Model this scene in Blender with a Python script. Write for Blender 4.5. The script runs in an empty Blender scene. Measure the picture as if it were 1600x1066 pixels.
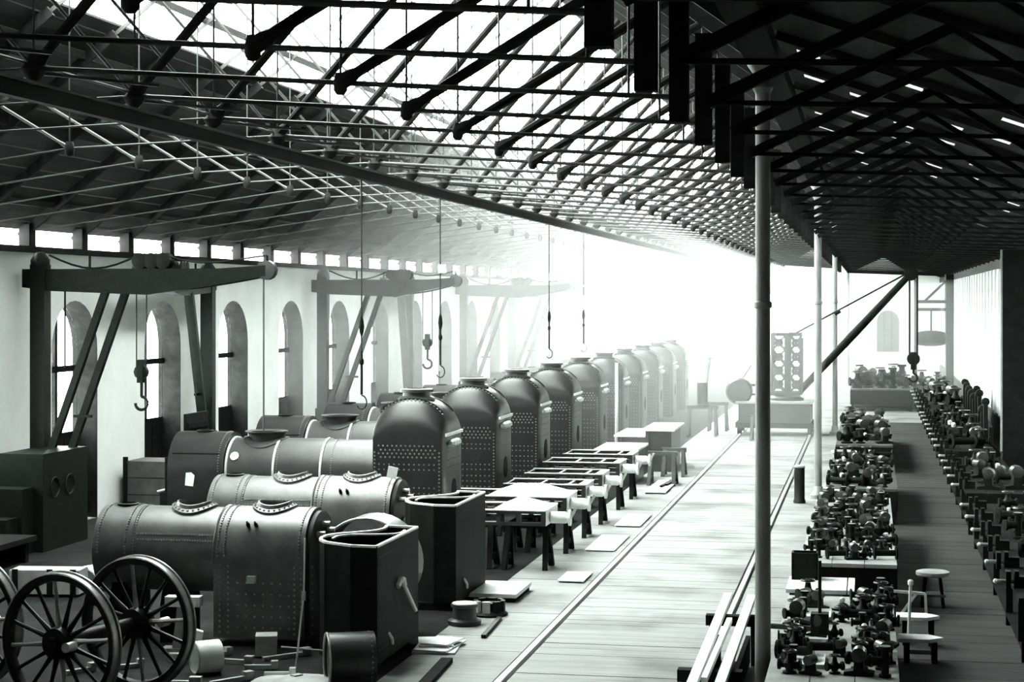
import bpy, math, random
from mathutils import Vector, Matrix
random.seed(7)
PI = math.pi
scene = bpy.context.scene
COL = scene.collection

# ------------------------------------------------------------------ camera
cam_d = bpy.data.cameras.new('camera')
cam = bpy.data.objects.new('camera', cam_d)
COL.objects.link(cam)
F = 2850.0
cam_d.sensor_width = 36.0
cam_d.lens = 36.0 * F / 1600.0
cam_d.shift_y = -63.0 / 1600.0
cam_d.clip_end = 400
cam.location = (0, 0, 5.0)
cam.rotation_euler = (PI / 2, 0, math.atan(560.0 / F))
scene.camera = cam

# ------------------------------------------------------------------ sky and exposure
world = bpy.data.worlds.new('overcast_sky')
scene.world = world
world.use_nodes = True
wn = world.node_tree
wn.nodes['Background'].inputs[0].default_value = (0.97, 1.0, 0.985, 1)
wn.nodes['Background'].inputs[1].default_value = 8.0
vs = scene.view_settings
vs.view_transform = 'Standard'
vs.look = 'None'
vs.gamma = 1.0
vs.use_curve_mapping = False
vs.exposure = 1.95
try:
    scene.cycles.use_denoising = True
    scene.cycles.max_bounces = 8
    scene.cycles.diffuse_bounces = 5
    scene.cycles.glossy_bounces = 3
    scene.cycles.volume_bounces = 2
    scene.cycles.transparent_max_bounces = 12
    scene.cycles.sample_clamp_indirect = 12
    scene.cycles.caustics_reflective = False
    scene.cycles.caustics_refractive = False
    scene.cycles.volume_step_rate = 4
except Exception:
    pass

# ------------------------------------------------------------------ helpers
def material(name, col, rough=0.6, metal=0.0, var=0.25, scale=3.0, bump=0.0, per_object=0.0, stretch=None, spec=0.3, stain=0.0):
    m = bpy.data.materials.new(name)
    m.use_nodes = True
    nt = m.node_tree
    b = nt.nodes['Principled BSDF']
    b.inputs['Roughness'].default_value = rough
    b.inputs['Metallic'].default_value = metal
    b.inputs['Specular IOR Level'].default_value = spec
    tc = nt.nodes.new('ShaderNodeTexCoord')
    nz = nt.nodes.new('ShaderNodeTexNoise')
    nz.inputs['Scale'].default_value = scale
    nz.inputs['Detail'].default_value = 6
    nz.inputs['Roughness'].default_value = 0.65
    src = tc.outputs['Object']
    if stretch:
        mp = nt.nodes.new('ShaderNodeMapping')
        mp.inputs['Scale'].default_value = stretch
        nt.links.new(src, mp.inputs[0])
        src = mp.outputs[0]
    nt.links.new(src, nz.inputs['Vector'])
    cr = nt.nodes.new('ShaderNodeValToRGB')
    lo = [max(0.0, c * (1 - var)) for c in col]
    hi = [min(1.0, c * (1 + var)) for c in col]
    cr.color_ramp.elements[0].position = 0.32
    cr.color_ramp.elements[1].position = 0.68
    cr.color_ramp.elements[0].color = (*lo, 1)
    cr.color_ramp.elements[1].color = (*hi, 1)
    nt.links.new(nz.outputs['Fac'], cr.inputs[0])
    out = cr.outputs[0]
    if stain:                                            # old oil stains with their own outline
        n2 = nt.nodes.new('ShaderNodeTexNoise')
        n2.inputs['Scale'].default_value = 0.55
        n2.inputs['Detail'].default_value = 5
        geo = nt.nodes.new('ShaderNodeNewGeometry')
        nt.links.new(geo.outputs['Position'], n2.inputs['Vector'])
        c2 = nt.nodes.new('ShaderNodeValToRGB')
        c2.color_ramp.elements[0].position = 0.47
        c2.color_ramp.elements[1].position = 0.68
        c2.color_ramp.elements[0].color = (1, 1, 1, 1)
        c2.color_ramp.elements[1].color = (1 - stain, 1 - stain, 1 - stain, 1)
        nt.links.new(n2.outputs['Fac'], c2.inputs[0])
        ml = nt.nodes.new('ShaderNodeVectorMath')
        ml.operation = 'MULTIPLY'
        nt.links.new(out, ml.inputs[0])
        nt.links.new(c2.outputs[0], ml.inputs[1])
        out = ml.outputs[0]
    if per_object:
        oi = nt.nodes.new('ShaderNodeObjectInfo')
        mr = nt.nodes.new('ShaderNodeMapRange')
        mr.inputs[3].default_value = 1 - per_object
        mr.inputs[4].default_value = 1 + per_object
        nt.links.new(oi.outputs['Random'], mr.inputs[0])
        mx = nt.nodes.new('ShaderNodeVectorMath')
        mx.operation = 'SCALE'
        nt.links.new(out, mx.inputs[0])
        nt.links.new(mr.outputs[0], mx.inputs['Scale'])
        out = mx.outputs[0]
    nt.links.new(out, b.inputs['Base Color'])
    if bump:
        bp = nt.nodes.new('ShaderNodeBump')
        bp.inputs['Strength'].default_value = bump
        bp.inputs['Distance'].default_value = 0.02
        nt.links.new(nz.outputs['Fac'], bp.inputs['Height'])
        nt.links.new(bp.outputs[0], b.inputs['Normal'])
    return m

def G(v, tint=1.0):          # neutral grey with the print's faint green
    return (v * 0.96, v * 1.0, v * 0.965)

M = {}
M['iron'] = material('black_iron', (0.006, 0.0085, 0.0068), 0.5, 0.0, 0.4, 6, spec=0.1)
M['boiler'] = material('boiler_plate', G(0.032), 0.36, 0.1, 0.4, 2.2, 0.12, spec=0.45)
M['boiler_dark'] = material('firebox_plate', G(0.016), 0.38, 0.1, 0.4, 2.5, 0.12, spec=0.35)
M['boiler_primer'] = material('dusty_boiler_plate', G(0.085), 0.38, 0.1, 0.4, 2.2, 0.12, spec=0.6)
M['rivet'] = material('worn_rivet_heads', G(0.2), 0.4, 0.3, 0.3, 8)
M['band'] = material('bright_band', G(0.62), 0.45, 0.2, 0.15, 8)
M['tank'] = material('tank_plate', (0.005, 0.0072, 0.006), 0.6, 0.0, 0.5, 3, spec=0.06)
M['rim'] = material('bare_angle_iron', G(0.75), 0.4, 0.1, 0.12, 9)
M['bright'] = material('pale_sheet', G(0.78), 0.6, 0.0, 0.1, 3)
M['steel'] = material('turned_steel', G(0.5), 0.3, 0.5, 0.2, 6)
M['truss'] = material('truss_paint', G(0.026), 0.7, 0.0, 0.25, 3, spec=0.08)
M['tie'] = material('tie_rod_paint', G(0.06), 0.5, 0.1, 0.25, 3)
M['girder'] = material('girder_paint', G(0.018), 0.7, 0.0, 0.25, 2, spec=0.1)
M['column'] = material('column_paint', G(0.27), 0.4, 0.0, 0.3, 3, 0.08, stretch=(1, 1, 0.25), spec=0.6)
M['plaster'] = material('whitewashed_plaster', G(0.84), 0.9, 0, 0.07, 0.9, 0.1)
M['reveal'] = material('shade_toned_reveal', G(0.016), 0.95, 0, 0.35, 4, 0.2, spec=0.03)  # shade of the deep openings put into the reveal colour; window bars share it
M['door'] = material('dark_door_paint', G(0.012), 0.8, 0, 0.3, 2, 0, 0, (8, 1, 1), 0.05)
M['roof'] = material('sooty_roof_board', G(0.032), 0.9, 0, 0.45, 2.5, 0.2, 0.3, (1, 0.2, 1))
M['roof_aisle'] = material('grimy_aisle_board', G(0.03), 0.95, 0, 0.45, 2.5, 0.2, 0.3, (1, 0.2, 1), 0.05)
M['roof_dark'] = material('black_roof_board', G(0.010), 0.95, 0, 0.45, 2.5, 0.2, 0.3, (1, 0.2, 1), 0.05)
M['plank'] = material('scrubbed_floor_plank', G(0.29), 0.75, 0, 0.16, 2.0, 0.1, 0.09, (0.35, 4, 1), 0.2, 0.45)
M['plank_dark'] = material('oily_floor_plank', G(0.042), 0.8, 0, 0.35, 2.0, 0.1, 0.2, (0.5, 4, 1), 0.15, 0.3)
M['earth'] = material('oily_earth_floor', G(0.010), 0.95, 0, 0.6, 1.6, 0.4, spec=0.1)
M['pit'] = material('rail_groove', G(0.012), 0.95, 0, 0.3, 2)
M['timber'] = material('dark_timber', G(0.010), 0.85, 0, 0.4, 3, 0.1, spec=0.05)
M['timber_mid'] = material('grey_timber', G(0.07), 0.8, 0, 0.3, 3, 0.1)
M['bench'] = material('worn_bench_top', G(0.33), 0.8, 0, 0.25, 2.5, 0.1)
M['whiteboard'] = material('limewashed_board', G(0.72), 0.85, 0, 0.12, 1.5, 0.05, 0.06, (1, 3, 0.3))
tl = bpy.data.materials.new('limewashed_glazing')
tl.use_nodes = True
_n = tl.node_tree
_n.nodes.remove(_n.nodes['Principled BSDF'])
_a = _n.nodes.new('ShaderNodeBsdfTranslucent'); _a.inputs[0].default_value = (*G(0.055), 1)
_b = _n.nodes.new('ShaderNodeBsdfDiffuse'); _b.inputs[0].default_value = (*G(0.7), 1)
_m = _n.nodes.new('ShaderNodeAddShader')
_n.links.new(_a.outputs[0], _m.inputs[0]); _n.links.new(_b.outputs[0], _m.inputs[1])
_n.links.new(_m.outputs[0], _n.nodes['Material Output'].inputs[0])
M['limeglass'] = tl
M['wheel'] = material('wheel_paint', G(0.008), 0.5, 0.0, 0.4, 4, spec=0.15)
M['tyre'] = material('steel_tyre', G(0.30), 0.35, 0.5, 0.3, 7)

gl = bpy.data.materials.new('thin_glass')
gl.use_nodes = True
nt = gl.node_tree
nt.nodes.remove(nt.nodes['Principled BSDF'])
tr = nt.nodes.new('ShaderNodeBsdfTransparent')
tr.inputs[0].default_value = (0.93, 0.95, 0.94, 1)
gs = nt.nodes.new('ShaderNodeBsdfGlossy')
gs.inputs['Roughness'].default_value = 0.08
mxs = nt.nodes.new('ShaderNodeMixShader')
mxs.inputs[0].default_value = 0.05
nt.links.new(tr.outputs[0], mxs.inputs[1])
nt.links.new(gs.outputs[0], mxs.inputs[2])
nt.links.new(mxs.outputs[0], nt.nodes['Material Output'].inputs[0])
M['glass'] = gl
gg = gl.copy(); gg.name = 'grimy_roof_glass'
for _q in gg.node_tree.nodes:
    if _q.type == 'BSDF_TRANSPARENT': _q.inputs[0].default_value = (0.19, 0.2, 0.195, 1)
M['grimy_glass'] = gg

def V(*a): return Vector(a)

class MB:
    def __init__(self):
        self.v = []; self.f = []
    def add(self, vs, fs):
        o = len(self.v)
        self.v += [tuple(p) for p in vs]
        self.f += [tuple(i + o for i in f) for f in fs]
        return self
    def box(self, c, s, rz=0.0, rot=None):
        x, y, z = s[0] / 2, s[1] / 2, s[2] / 2
        R = rot if rot is not None else Matrix.Rotation(rz, 3, 'Z')
        c = Vector(c)
        vs = [c + R @ Vector((a * x, b * y, d * z)) for d in (-1, 1) for b in (-1, 1) for a in (-1, 1)]
        return self.add(vs, [(0, 2, 3, 1), (4, 5, 7, 6), (0, 1, 5, 4), (2, 6, 7, 3), (0, 4, 6, 2), (1, 3, 7, 5)])
    def span(self, x0, x1, y0, y1, z0, z1):
        return self.box(((x0 + x1) / 2, (y0 + y1) / 2, (z0 + z1) / 2), (abs(x1 - x0), abs(y1 - y0), abs(z1 - z0)))
    @staticmethod
    def frame(d):
        d = d.normalized()
        up = Vector((0, 0, 1)) if abs(d.z) < 0.95 else Vector((0, 1, 0))
        a = d.cross(up).normalized()
        return d, a, a.cross(d).normalized()
    def beam(self, p, q, w, h):
        p, q = Vector(p), Vector(q)
        d, a, b = self.frame(q - p)
        vs = [e + a * sx * w / 2 + b * sz * h / 2 for e in (p, q) for sx, sz in ((-1, -1), (1, -1), (1, 1), (-1, 1))]
        return self.add(vs, [(0, 3, 2, 1), (4, 5, 6, 7), (0, 1, 5, 4), (1, 2, 6, 5), (2, 3, 7, 6), (3, 0, 4, 7)])
    def lathe(self, prof, c, axis=(0, 0, 1), n=16, caps=True, a0=0.0):
        c = Vector(c)
        d, a, b = self.frame(Vector(axis))
        vs = []; fs = []
        for r, t in prof:
            for i in range(n):
                th = a0 + 2 * PI * i / n
                vs.append(c + d * t + (a * math.cos(th) + b * math.sin(th)) * r)
        for k in range(len(prof) - 1):
            for i in range(n):
                j = (i + 1) % n
                fs.append((k * n + i, k * n + j, (k + 1) * n + j, (k + 1) * n + i))
        if caps:
            fs.append(tuple(range(n))[::-1])
            fs.append(tuple((len(prof) - 1) * n + i for i in range(n)))
        return self.add(vs, fs)
    def cyl(self, p, q, r, r1=None, n=12, caps=True):
        p, q = Vector(p), Vector(q)
        return self.lathe([(r, 0), (r if r1 is None else r1, (q - p).length)], p, q - p, n, caps)
    def torus(self, c, axis, R, r, n=20, k=6):
        c = Vector(c)
        d, a, b = self.frame(Vector(axis))
        vs = []; fs = []
        for i in range(n):
            th = 2 * PI * i / n
            e = a * math.cos(th) + b * math.sin(th)
            for j in range(k):
                ph = 2 * PI * j / k
                vs.append(c + e * (R + r * math.cos(ph)) + d * r * math.sin(ph))
        for i in range(n):
            for j in range(k):
                i2, j2 = (i + 1) % n, (j + 1) % k
                fs.append((i * k + j, i2 * k + j, i2 * k + j2, i * k + j2))
        return self.add(vs, fs)
    def prism(self, pts, axis, t0, t1):
        # pts: 2D outline; axis 'x': (y,z), 'y': (x,z), 'z': (x,y)
        def p3(p, t):
            return {'x': (t, p[0], p[1]), 'y': (p[0], t, p[1]), 'z': (p[0], p[1], t)}[axis]
        n = len(pts)
        vs = [p3(p, t0) for p in pts] + [p3(p, t1) for p in pts]
        fs = [tuple(range(n))[::-1], tuple(range(n, 2 * n))]
        fs += [(i, (i + 1) % n, n + (i + 1) % n, n + i) for i in range(n)]
        return self.add(vs, fs)
    def wall_of(self, pts, z0, z1, th):
        # open plate bent along a plan polyline
        for (x0, y0), (x1, y1) in zip(pts[:-1], pts[1:]):
            d = Vector((x1 - x0, y1 - y0, 0)); L = d.length
            self.box(((x0 + x1) / 2, (y0 + y1) / 2, (z0 + z1) / 2), (L + th, th, z1 - z0), math.atan2(d.y, d.x))
        return self
    def path(self, pts, r, n=6):
        for p, q in zip(pts[:-1], pts[1:]):
            self.cyl(p, q, r, n=n)
        return self
    def rivet(self, p, nrm, r):
        p = Vector(p); d, a, b = self.frame(Vector(nrm))
        vs = []
        for rr, t in ((r, 0), (r * 0.7, r * 0.6)):
            for i in range(5):
                th = 2 * PI * i / 5
                vs.append(p + d * t + (a * math.cos(th) + b * math.sin(th)) * rr)
        fs = [(i, (i + 1) % 5, 5 + (i + 1) % 5, 5 + i) for i in range(5)] + [(5, 6, 7, 8, 9)]
        return self.add(vs, fs)
    def mesh(self, name, mat, smooth=False):
        me = bpy.data.meshes.new(name)
        me.from_pydata(self.v, [], self.f)
        me.materials.append(M[mat] if isinstance(mat, str) else mat)
        if smooth:
            me.shade_smooth()
            me.set_sharp_from_angle(angle=math.radians(38))
        return me
    def build(self, name, mat, parent=None, smooth=False):
        return link(name, self.mesh(name, mat, smooth), parent)

def link(name, data, parent=None):
    o = bpy.data.objects.new(name, data)
    COL.objects.link(o)
    if parent is not None:
        o.parent = parent
    return o

def tag(o, label=None, cat=None, group=None, kind=None):
    if label: o['label'] = label
    if cat: o['category'] = cat
    if group: o['group'] = group
    if kind: o['kind'] = kind
    return o

def thing(name, label, cat, loc=(0, 0, 0), rz=0.0, group=None):
    o = link(name, None)
    o.empty_display_size = 0.2
    o.location = loc
    o.rotation_euler = (0, 0, rz)
    return tag(o, label, cat, group)

def dup(root, loc, rz=0.0, label=None, group=None, scale=None, skip=()):
    r = root.copy(); COL.objects.link(r)
    r.location = loc; r.rotation_euler = (0, 0, rz)
    if scale: r.scale = scale
    if label: r['label'] = label
    if group: r['group'] = group
    for ch in KIDS.get(root.name) or KIDS.setdefault(root.name, [c for c in root.children]):
        if ch.name.split('.')[0] in skip: continue
        c = ch.copy(); COL.objects.link(c); c.parent = r
        for g in KIDS.get(ch.name) or KIDS.setdefault(ch.name, [x for x in ch.children]):
            d = g.copy(); COL.objects.link(d); d.parent = c
    return r
KIDS = {}
ORD = ['nearest', 'second', 'third', 'fourth', 'fifth', 'sixth', 'seventh', 'eighth', 'ninth', 'tenth', 'eleventh', 'twelfth',
       'thirteenth', 'fourteenth', 'fifteenth', 'sixteenth', 'seventeenth', 'eighteenth', 'nineteenth', 'twentieth']
def ordinal(k):
    if k < 20: return ORD[k]
    n = k + 1
    t = {2: 'twenty', 3: 'thirty', 4: 'forty'}[n // 10]
    u = n % 10
    return {2: 'twentieth', 3: 'thirtieth', 4: 'fortieth'}[n // 10] if u == 0 else t + '-' + ['first'] [0] if u == 1 else t + '-' + ORD[u - 1]

# ------------------------------------------------------------------ setting: main dimensions
XL, XR, YN, YF = -17.5, 4.2, -4.0, 116.0       # hall: left wall, right wall, near end, far end
RX, RZ = -8.5, 13.5                            # ridge
SL, SR = 0.772, 0.729                          # slopes of the two roof sides
XC, ZC = -1.3, 8.25                            # column line
def zl(x): return RZ - SL * (RX - x)
def zr(x): return RZ - SR * (x - RX)
def za(x): return ZC - 0.355 * (x - XC)        # aisle roof

# floor ------------------------------------------------------------
fl = MB().span(XL - 0.7, XR + 0.4, YN, YF, -0.5, -0.1).build('floor', 'pit'); tag(fl, kind='structure')
MB().span(XL, -6.36, YN, YF, -0.1, 0).build('earth_bed', 'earth', fl)
def planks(x0, x1, ya, yb, w, mat, jitter=0.0):
    me = {}
    y = ya
    while y < yb:
        ww = w * (1 + random.uniform(-jitter, jitter))
        k = round(ww, 2)
        if k not in me:
            me[k] = MB().span(x0, x1, 0.005, k - 0.012, -0.1, 0).mesh('plank', mat)
        o = link('plank', me[k], fl)
        o.location = (0, y, random.uniform(-0.006, 0.0))
        y += k
    return y
planks(-4.69, -2.29, 21.0, 76, 0.42, 'plank', 0.2)
planks(-6.36, -4.87, 21.0, 76, 1.05, 'plank', 0.3)
planks(-2.11, -1.18, 21.0, 76, 0.7, 'plank', 0.2)
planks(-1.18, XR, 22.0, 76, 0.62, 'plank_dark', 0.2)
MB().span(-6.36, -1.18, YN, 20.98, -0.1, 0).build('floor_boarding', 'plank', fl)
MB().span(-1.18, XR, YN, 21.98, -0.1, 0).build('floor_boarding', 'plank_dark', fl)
MB().span(-6.36, XR, 76.5, YF, -0.1, 0).build('floor_boarding', 'plank', fl)
for x, lab in ((-4.78, 'long pale iron rail beside the row of frames on trestles'), (-2.2, 'long pale iron rail beside the line of slender columns')):
    r = MB().span(x - 0.04, x + 0.04, YN, 72.0, -0.1, 0.025).build('rail', 'steel')
    tag(r, lab, 'rail', 'pair of rails')

# left wall with arched openings ----------------------------------
WP, W0, WN = 5.18, 38.25 - 2 * 5.18, 17
HW, ZT, WT = 1.2, 6.02, 0.62
def arch_pts(yc, n=14):
    ZS = 5.0 - HW * 0.95
    return [(yc - HW * math.cos(PI * i / n), ZS + HW * 0.95 * math.sin(PI * i / n)) for i in range(n + 1)]
wl = MB()
ys = [W0 + i * WP for i in range(WN)]
edge = YN
def quad_x(mb, x, pts): mb.add([(x, p[0], p[1]) for p in pts], [tuple(range(len(pts)))])
for i, yc in enumerate(ys):
    nxt = (yc + ys[i + 1]) / 2 if i + 1 < WN else YF
    for x in (XL, XL - WT):
        quad_x(wl, x, [(edge, 0), (yc - HW, 0), (yc - HW, ZT), (edge, ZT)])
        quad_x(wl, x, [(yc + HW, 0), (nxt, 0), (nxt, ZT), (yc + HW, ZT)])
        ap = arch_pts(yc)
        for p, q in zip(ap[:-1], ap[1:]):
            quad_x(wl, x, [p, q, (q[0], ZT), (p[0], ZT)])
    edge = nxt
wl.add([(XL, YN, ZT), (XL, YF, ZT), (XL - WT, YF, ZT), (XL - WT, YN, ZT)], [(0, 1, 2, 3)])
wall = wl.build('wall_left', 'plaster'); tag(wall, kind='structure')
MB().span(XL - 0.5, XL + 0.06, YN, YF, ZT, ZT + 0.14).build('wall_plate', 'truss', wall)
# one opening, copied along the wall
wproto = None
for i, yc in enumerate(ys):
    if wproto is None:
        w = link('window_1', None); w.location = (0, yc, 0); tag(w, kind='structure')
        ap = [(-HW, 0.0)] + arch_pts(0) + [(HW, 0.0)]
        mb = MB()
        for p, q in zip(ap[:-1], ap[1:]):
            mb.add([(XL, *p), (XL, *q), (XL - WT, *q), (XL - WT, *p)], [(0, 1, 2, 3)])
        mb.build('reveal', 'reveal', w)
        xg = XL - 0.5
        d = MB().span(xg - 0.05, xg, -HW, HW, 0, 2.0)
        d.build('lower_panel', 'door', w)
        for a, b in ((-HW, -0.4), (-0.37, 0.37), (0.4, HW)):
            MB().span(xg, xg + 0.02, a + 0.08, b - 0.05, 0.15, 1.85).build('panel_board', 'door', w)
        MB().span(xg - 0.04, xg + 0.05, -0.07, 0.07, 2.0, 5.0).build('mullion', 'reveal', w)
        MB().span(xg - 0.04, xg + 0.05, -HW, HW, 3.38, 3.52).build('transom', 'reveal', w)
        for a, b in ((-HW, -0.07), (0.07, HW)):
            MB().span(xg - 0.012, xg - 0.004, a, b, 2.0, 3.38).build('pane', 'glass', w)
            up = [(a, 3.52), (b, 3.52)] + [p for p in reversed(arch_pts(0)) if a - 1e-6 <= p[0] <= b + 1e-6]
            MB().prism(up, 'x', xg - 0.012, xg - 0.004).build('pane', 'glass', w)
        wproto = w
    else:
        w = dup(wproto, (0, yc, 0)); w.name = 'window_%d' % (i + 1)

# far end wall ------------------------------------------------------
bw = MB()
added_wins = [(-15.6, 1.0), (-12.4, 1.0), (-9.2, 1.0), (-6.0, 1.0)]  # arched windows added to let light in at the hazy far end
def bwall(mb, y):
    x0 = XL - WT
    top = 6.2
    xs = []
    for xc, hw in added_wins: xs += [xc - hw, xc + hw]
    e = x0
    for xc, hw in added_wins:
        mb.add([(e, y, 0), (xc - hw, y, 0), (xc - hw, y, top), (e, y, top)], [(0, 1, 2, 3)])
        mb.add([(xc - hw, y, 0), (xc + hw, y, 0), (xc + hw, y, 1.6), (xc - hw, y, 1.6)], [(0, 1, 2, 3)])
        ap = [(xc - hw * math.cos(PI * i / 12), 4.4 + hw * math.sin(PI * i / 12)) for i in range(13)]
        for p, q in zip(ap[:-1], ap[1:]):
            mb.add([(p[0], y, p[1]), (q[0], y, q[1]), (q[0], y, top), (p[0], y, top)], [(0, 1, 2, 3)])
        e = xc + hw
    mb.add([(e, y, 0), (XR + 0.4, y, 0), (XR + 0.4, y, top), (e, y, top)], [(0, 1, 2, 3)])
    mb.add([(x0, y, top), (XR + 0.4, y, top), (XR + 0.4, y, za(XR + 0.4) + .3), (XC, y, ZC + .3), (RX, y, RZ + .3), (x0, y, zl(x0) + .3)], [(0, 1, 2, 3, 4, 5)])
bwall(bw, YF); bwall(bw, YF + 0.5)
o = bw.build('wall_back', 'plaster'); tag(o, kind='structure')
for k, (xc, hw) in enumerate(added_wins):
    ap = [(xc - hw, 1.6)] + [(xc - hw * math.cos(PI * i / 12), 4.4 + hw * math.sin(PI * i / 12)) for i in range(13)] + [(xc + hw, 1.6)]
    w = link('window_%d' % (WN + 1 + k), None); tag(w, kind='structure')
    mb = MB()
    for p, q in zip(ap, ap[1:] + ap[:1]):
        mb.add([(p[0], YF, p[1]), (q[0], YF, q[1]), (q[0], YF + .5, q[1]), (p[0], YF + .5, p[1])], [(0, 1, 2, 3)])
    mb.build('reveal', 'plaster', w)
    MB().prism(ap, 'y', YF + 0.3, YF + 0.31).build('pane', 'glass', w)
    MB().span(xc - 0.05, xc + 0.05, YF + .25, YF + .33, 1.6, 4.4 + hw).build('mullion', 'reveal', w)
# shuttered arch at the end of the aisle
ap = [(0.39, 1.82)] + [(1.07 - 0.68 * math.cos(PI * i / 10), 3.72 + 0.68 * math.sin(PI * i / 10)) for i in range(11)] + [(1.75, 1.82)]
w = link('window_%d' % (WN + 5), None); tag(w, kind='structure')
MB().prism(ap, 'y', YF - 0.08, YF - 0.02).build('shutter', 'timber_mid', w)
for x in (0.84, 1.3):
    MB().span(x - .03, x + .03, YF - .12, YF - .08, 1.82, 4.3).build('shutter_batten', 'timber', w)
# near end wall, behind the camera
o = MB().prism([(XL - WT, 0), (XR + 0.4, 0), (XR + 0.4, za(XR + 0.4) + .3), (XC, ZC + .3), (RX, RZ + .3), (XL - WT, zl(XL - WT) + .3)], 'y', YN - 0.4, YN).build('wall_front', 'timber')
tag(o, kind='structure')

# right wall of limewashed boards -------------------------------------
wr = MB().span(XR, XR + 0.3, YN, YF, 0, 1.1).span(XR, XR + .3, YN, YF, 6.1, 6.4).span(XR, XR + .3, YN, 28.0, 1.1, 6.1).build('wall_right', 'timber_mid'); tag(wr, kind='structure')
me = MB().span(XR + .1, XR + 0.115, 0.03, 1.85, 1.1, 6.1).mesh('pane', 'limeglass')
mb_ = MB().span(XR + .04, XR + 0.16, -.03, .03, 1.1, 6.1).mesh('glazing_bar', 'whiteboard')
y = 28.0
while y < YF - 1.9:
    o = link('pane', me, wr); o.location = (0, y, 0)
    o = link('glazing_bar', mb_, wr); o.location = (0, y, 0); y += 1.88
MB().span(XR, XR + 0.3, y, YF, 1.1, 6.1).build('end_board', 'whiteboard', wr)

# roofs ----------------------------------------------------------------
def board_strip(parent, x0, x1, zf, t, y0, y1, mat, name='roof_board', th=.04):
    mb = MB()
    a, b = zf(x0) + t, zf(x1) + t
    vs = [(x0, 0, a), (x1, 0, b), (x1, y1 - y0, b), (x0, y1 - y0, a), (x0, 0, a + th), (x1, 0, b + th), (x1, y1 - y0, b + th), (x0, y1 - y0, a + th)]
    mb.add(vs, [(0, 3, 2, 1), (4, 5, 6, 7), (0, 1, 5, 4), (1, 2, 6, 5), (2, 3, 7, 6), (3, 0, 4, 7)])
    o = mb.build(name, mat, parent); o.location = (0, y0, 0)
    return o
TP, T0 = 2.64, 14.93 - 2 * 2.64                 # truss pitch and first truss
cl = link('ceiling_left', None); tag(cl, kind='structure')
GX = -13.3                                      # lower edge of the glazing
n = 22
for i in range(n):
    xa = -17.75 + (GX + 17.75) * i / n; xb = -17.75 + (GX + 17.75) * (i + 1) / n
    board_strip(cl, xa, xb - 0.012, zl, 0.16 + 0.012 * (i % 2), YN, YF, 'roof')
sk = link('ceiling_glazing', None); tag(sk, kind='structure')
GY = 23.8                                       # the glazing starts here; unseen boards added over the near bays to block light
for i in range(16):
    xa = GX + (RX - GX) * i / 16; xb = GX + (RX - GX) * (i + 1) / 16
    board_strip(cl, xa, xb - 0.005, zl, 0.16 + 0.012 * (i % 2), YN, GY, 'roof')
y = GY
while y < YF:
    board_strip(sk, GX + 0.02, RX - 0.02, zl, 0.17, y + 0.02, min(y + TP - 0.02, YF), 'glass', 'pane')
    y += TP
cr = link('ceiling_right', None); tag(cr, kind='structure')
def slatted(parent, n, X0, X1, zf, groups, y0, y1, step, wd, mat='roof_dark'):
    for i in range(n):
        xa = X0 + (X1 - X0) * i / n; xb = X0 + (X1 - X0) * (i + 1) / n
        g = [q for q in groups if q[0] <= i <= q[1]]
        if g:
            y = y0 + g[0][2]
            board_strip(parent, xa, xb + 0.02, zf, 0.16, YN, y, mat, th=.018)
            while y < y1:
                if (int(y * 7) + g[0][0] * 5) % 5 < 2:
                    board_strip(parent, xa, xb + 0.02, zf, 0.16, y, y + step, mat, th=.018)
                else:
                    board_strip(parent, xa, xb + 0.02, zf, 0.17, y, y + wd, 'grimy_glass', 'roof_light')
                    board_strip(parent, xa, xb + 0.02, zf, 0.16, y + wd, y + step, mat, th=.018)
                y += step
            board_strip(parent, xa, xb + 0.02, zf, 0.16, y, YF, mat, th=.018)
        else:
            board_strip(parent, xa, xb + 0.02, zf, 0.16 + 0.006 * (i % 2), YN, YF, mat, th=.018)
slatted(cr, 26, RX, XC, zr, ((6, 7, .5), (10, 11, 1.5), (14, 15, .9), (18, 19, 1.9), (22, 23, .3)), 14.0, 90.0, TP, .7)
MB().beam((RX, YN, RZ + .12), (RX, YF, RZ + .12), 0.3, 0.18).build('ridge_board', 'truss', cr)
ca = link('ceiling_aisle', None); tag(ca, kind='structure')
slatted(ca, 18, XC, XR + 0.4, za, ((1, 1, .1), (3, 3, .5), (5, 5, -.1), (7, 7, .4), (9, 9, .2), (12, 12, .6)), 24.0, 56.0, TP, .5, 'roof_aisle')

# ------------------------------------------------------------------ roof trusses
KF, QR, QL = V(RX, 0, 7.41), V(-5.2, 0, 7.18), V(-11.75, 0, 7.28)
t = thing('roof_truss', '', 'roof truss', (0, T0, 0), 0, 'iron roof trusses of the main hall')
MB().beam((XL - .25, 0, zl(XL - .25)), (GX, 0, zl(GX)), 0.08, 0.18).build('rafter', 'truss', t)
MB().beam((GX, 0, zl(GX)), (RX, 0, RZ), 0.035, 0.07).build('glazing_bar', 'tie', t)
MB().beam((XC, 0, ZC), (RX, 0, RZ), 0.11, 0.24).build('rafter', 'truss', t)
def strut(p, q, r, mat='truss'):
    d = (q - p); L = d.length
    MB().lathe([(r * 1.25, 0), (r * 1.25, .12), (r * .85, .2), (r, .8), (r, L - .5), (r * .8, L)], p, d, 8).build('strut', mat, t, True)
strut(KF, V(-5.25, 0, zr(-5.25) - .1), 0.062)
strut(KF, V(-11.7, 0, zl(-11.7) - .02), 0.024, 'tie')
strut(QR, V(-2.3, 0, zr(-2.3) - .1), 0.066)
strut(QL, V(-14.4, 0, zl(-14.4) - .1), 0.024, 'tie')
for p, z1 in ((KF, RZ), (QR, zr(-5.2)), (QL, zl(-11.75)), (V(-2.3, 0, 7.0), zr(-2.3))):
    MB().cyl(p, (p.x, 0, z1 - .05), 0.014, n=6).build('suspension_rod', 'tie', t)
RB = V(-1.8, 0, 6.96)
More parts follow.
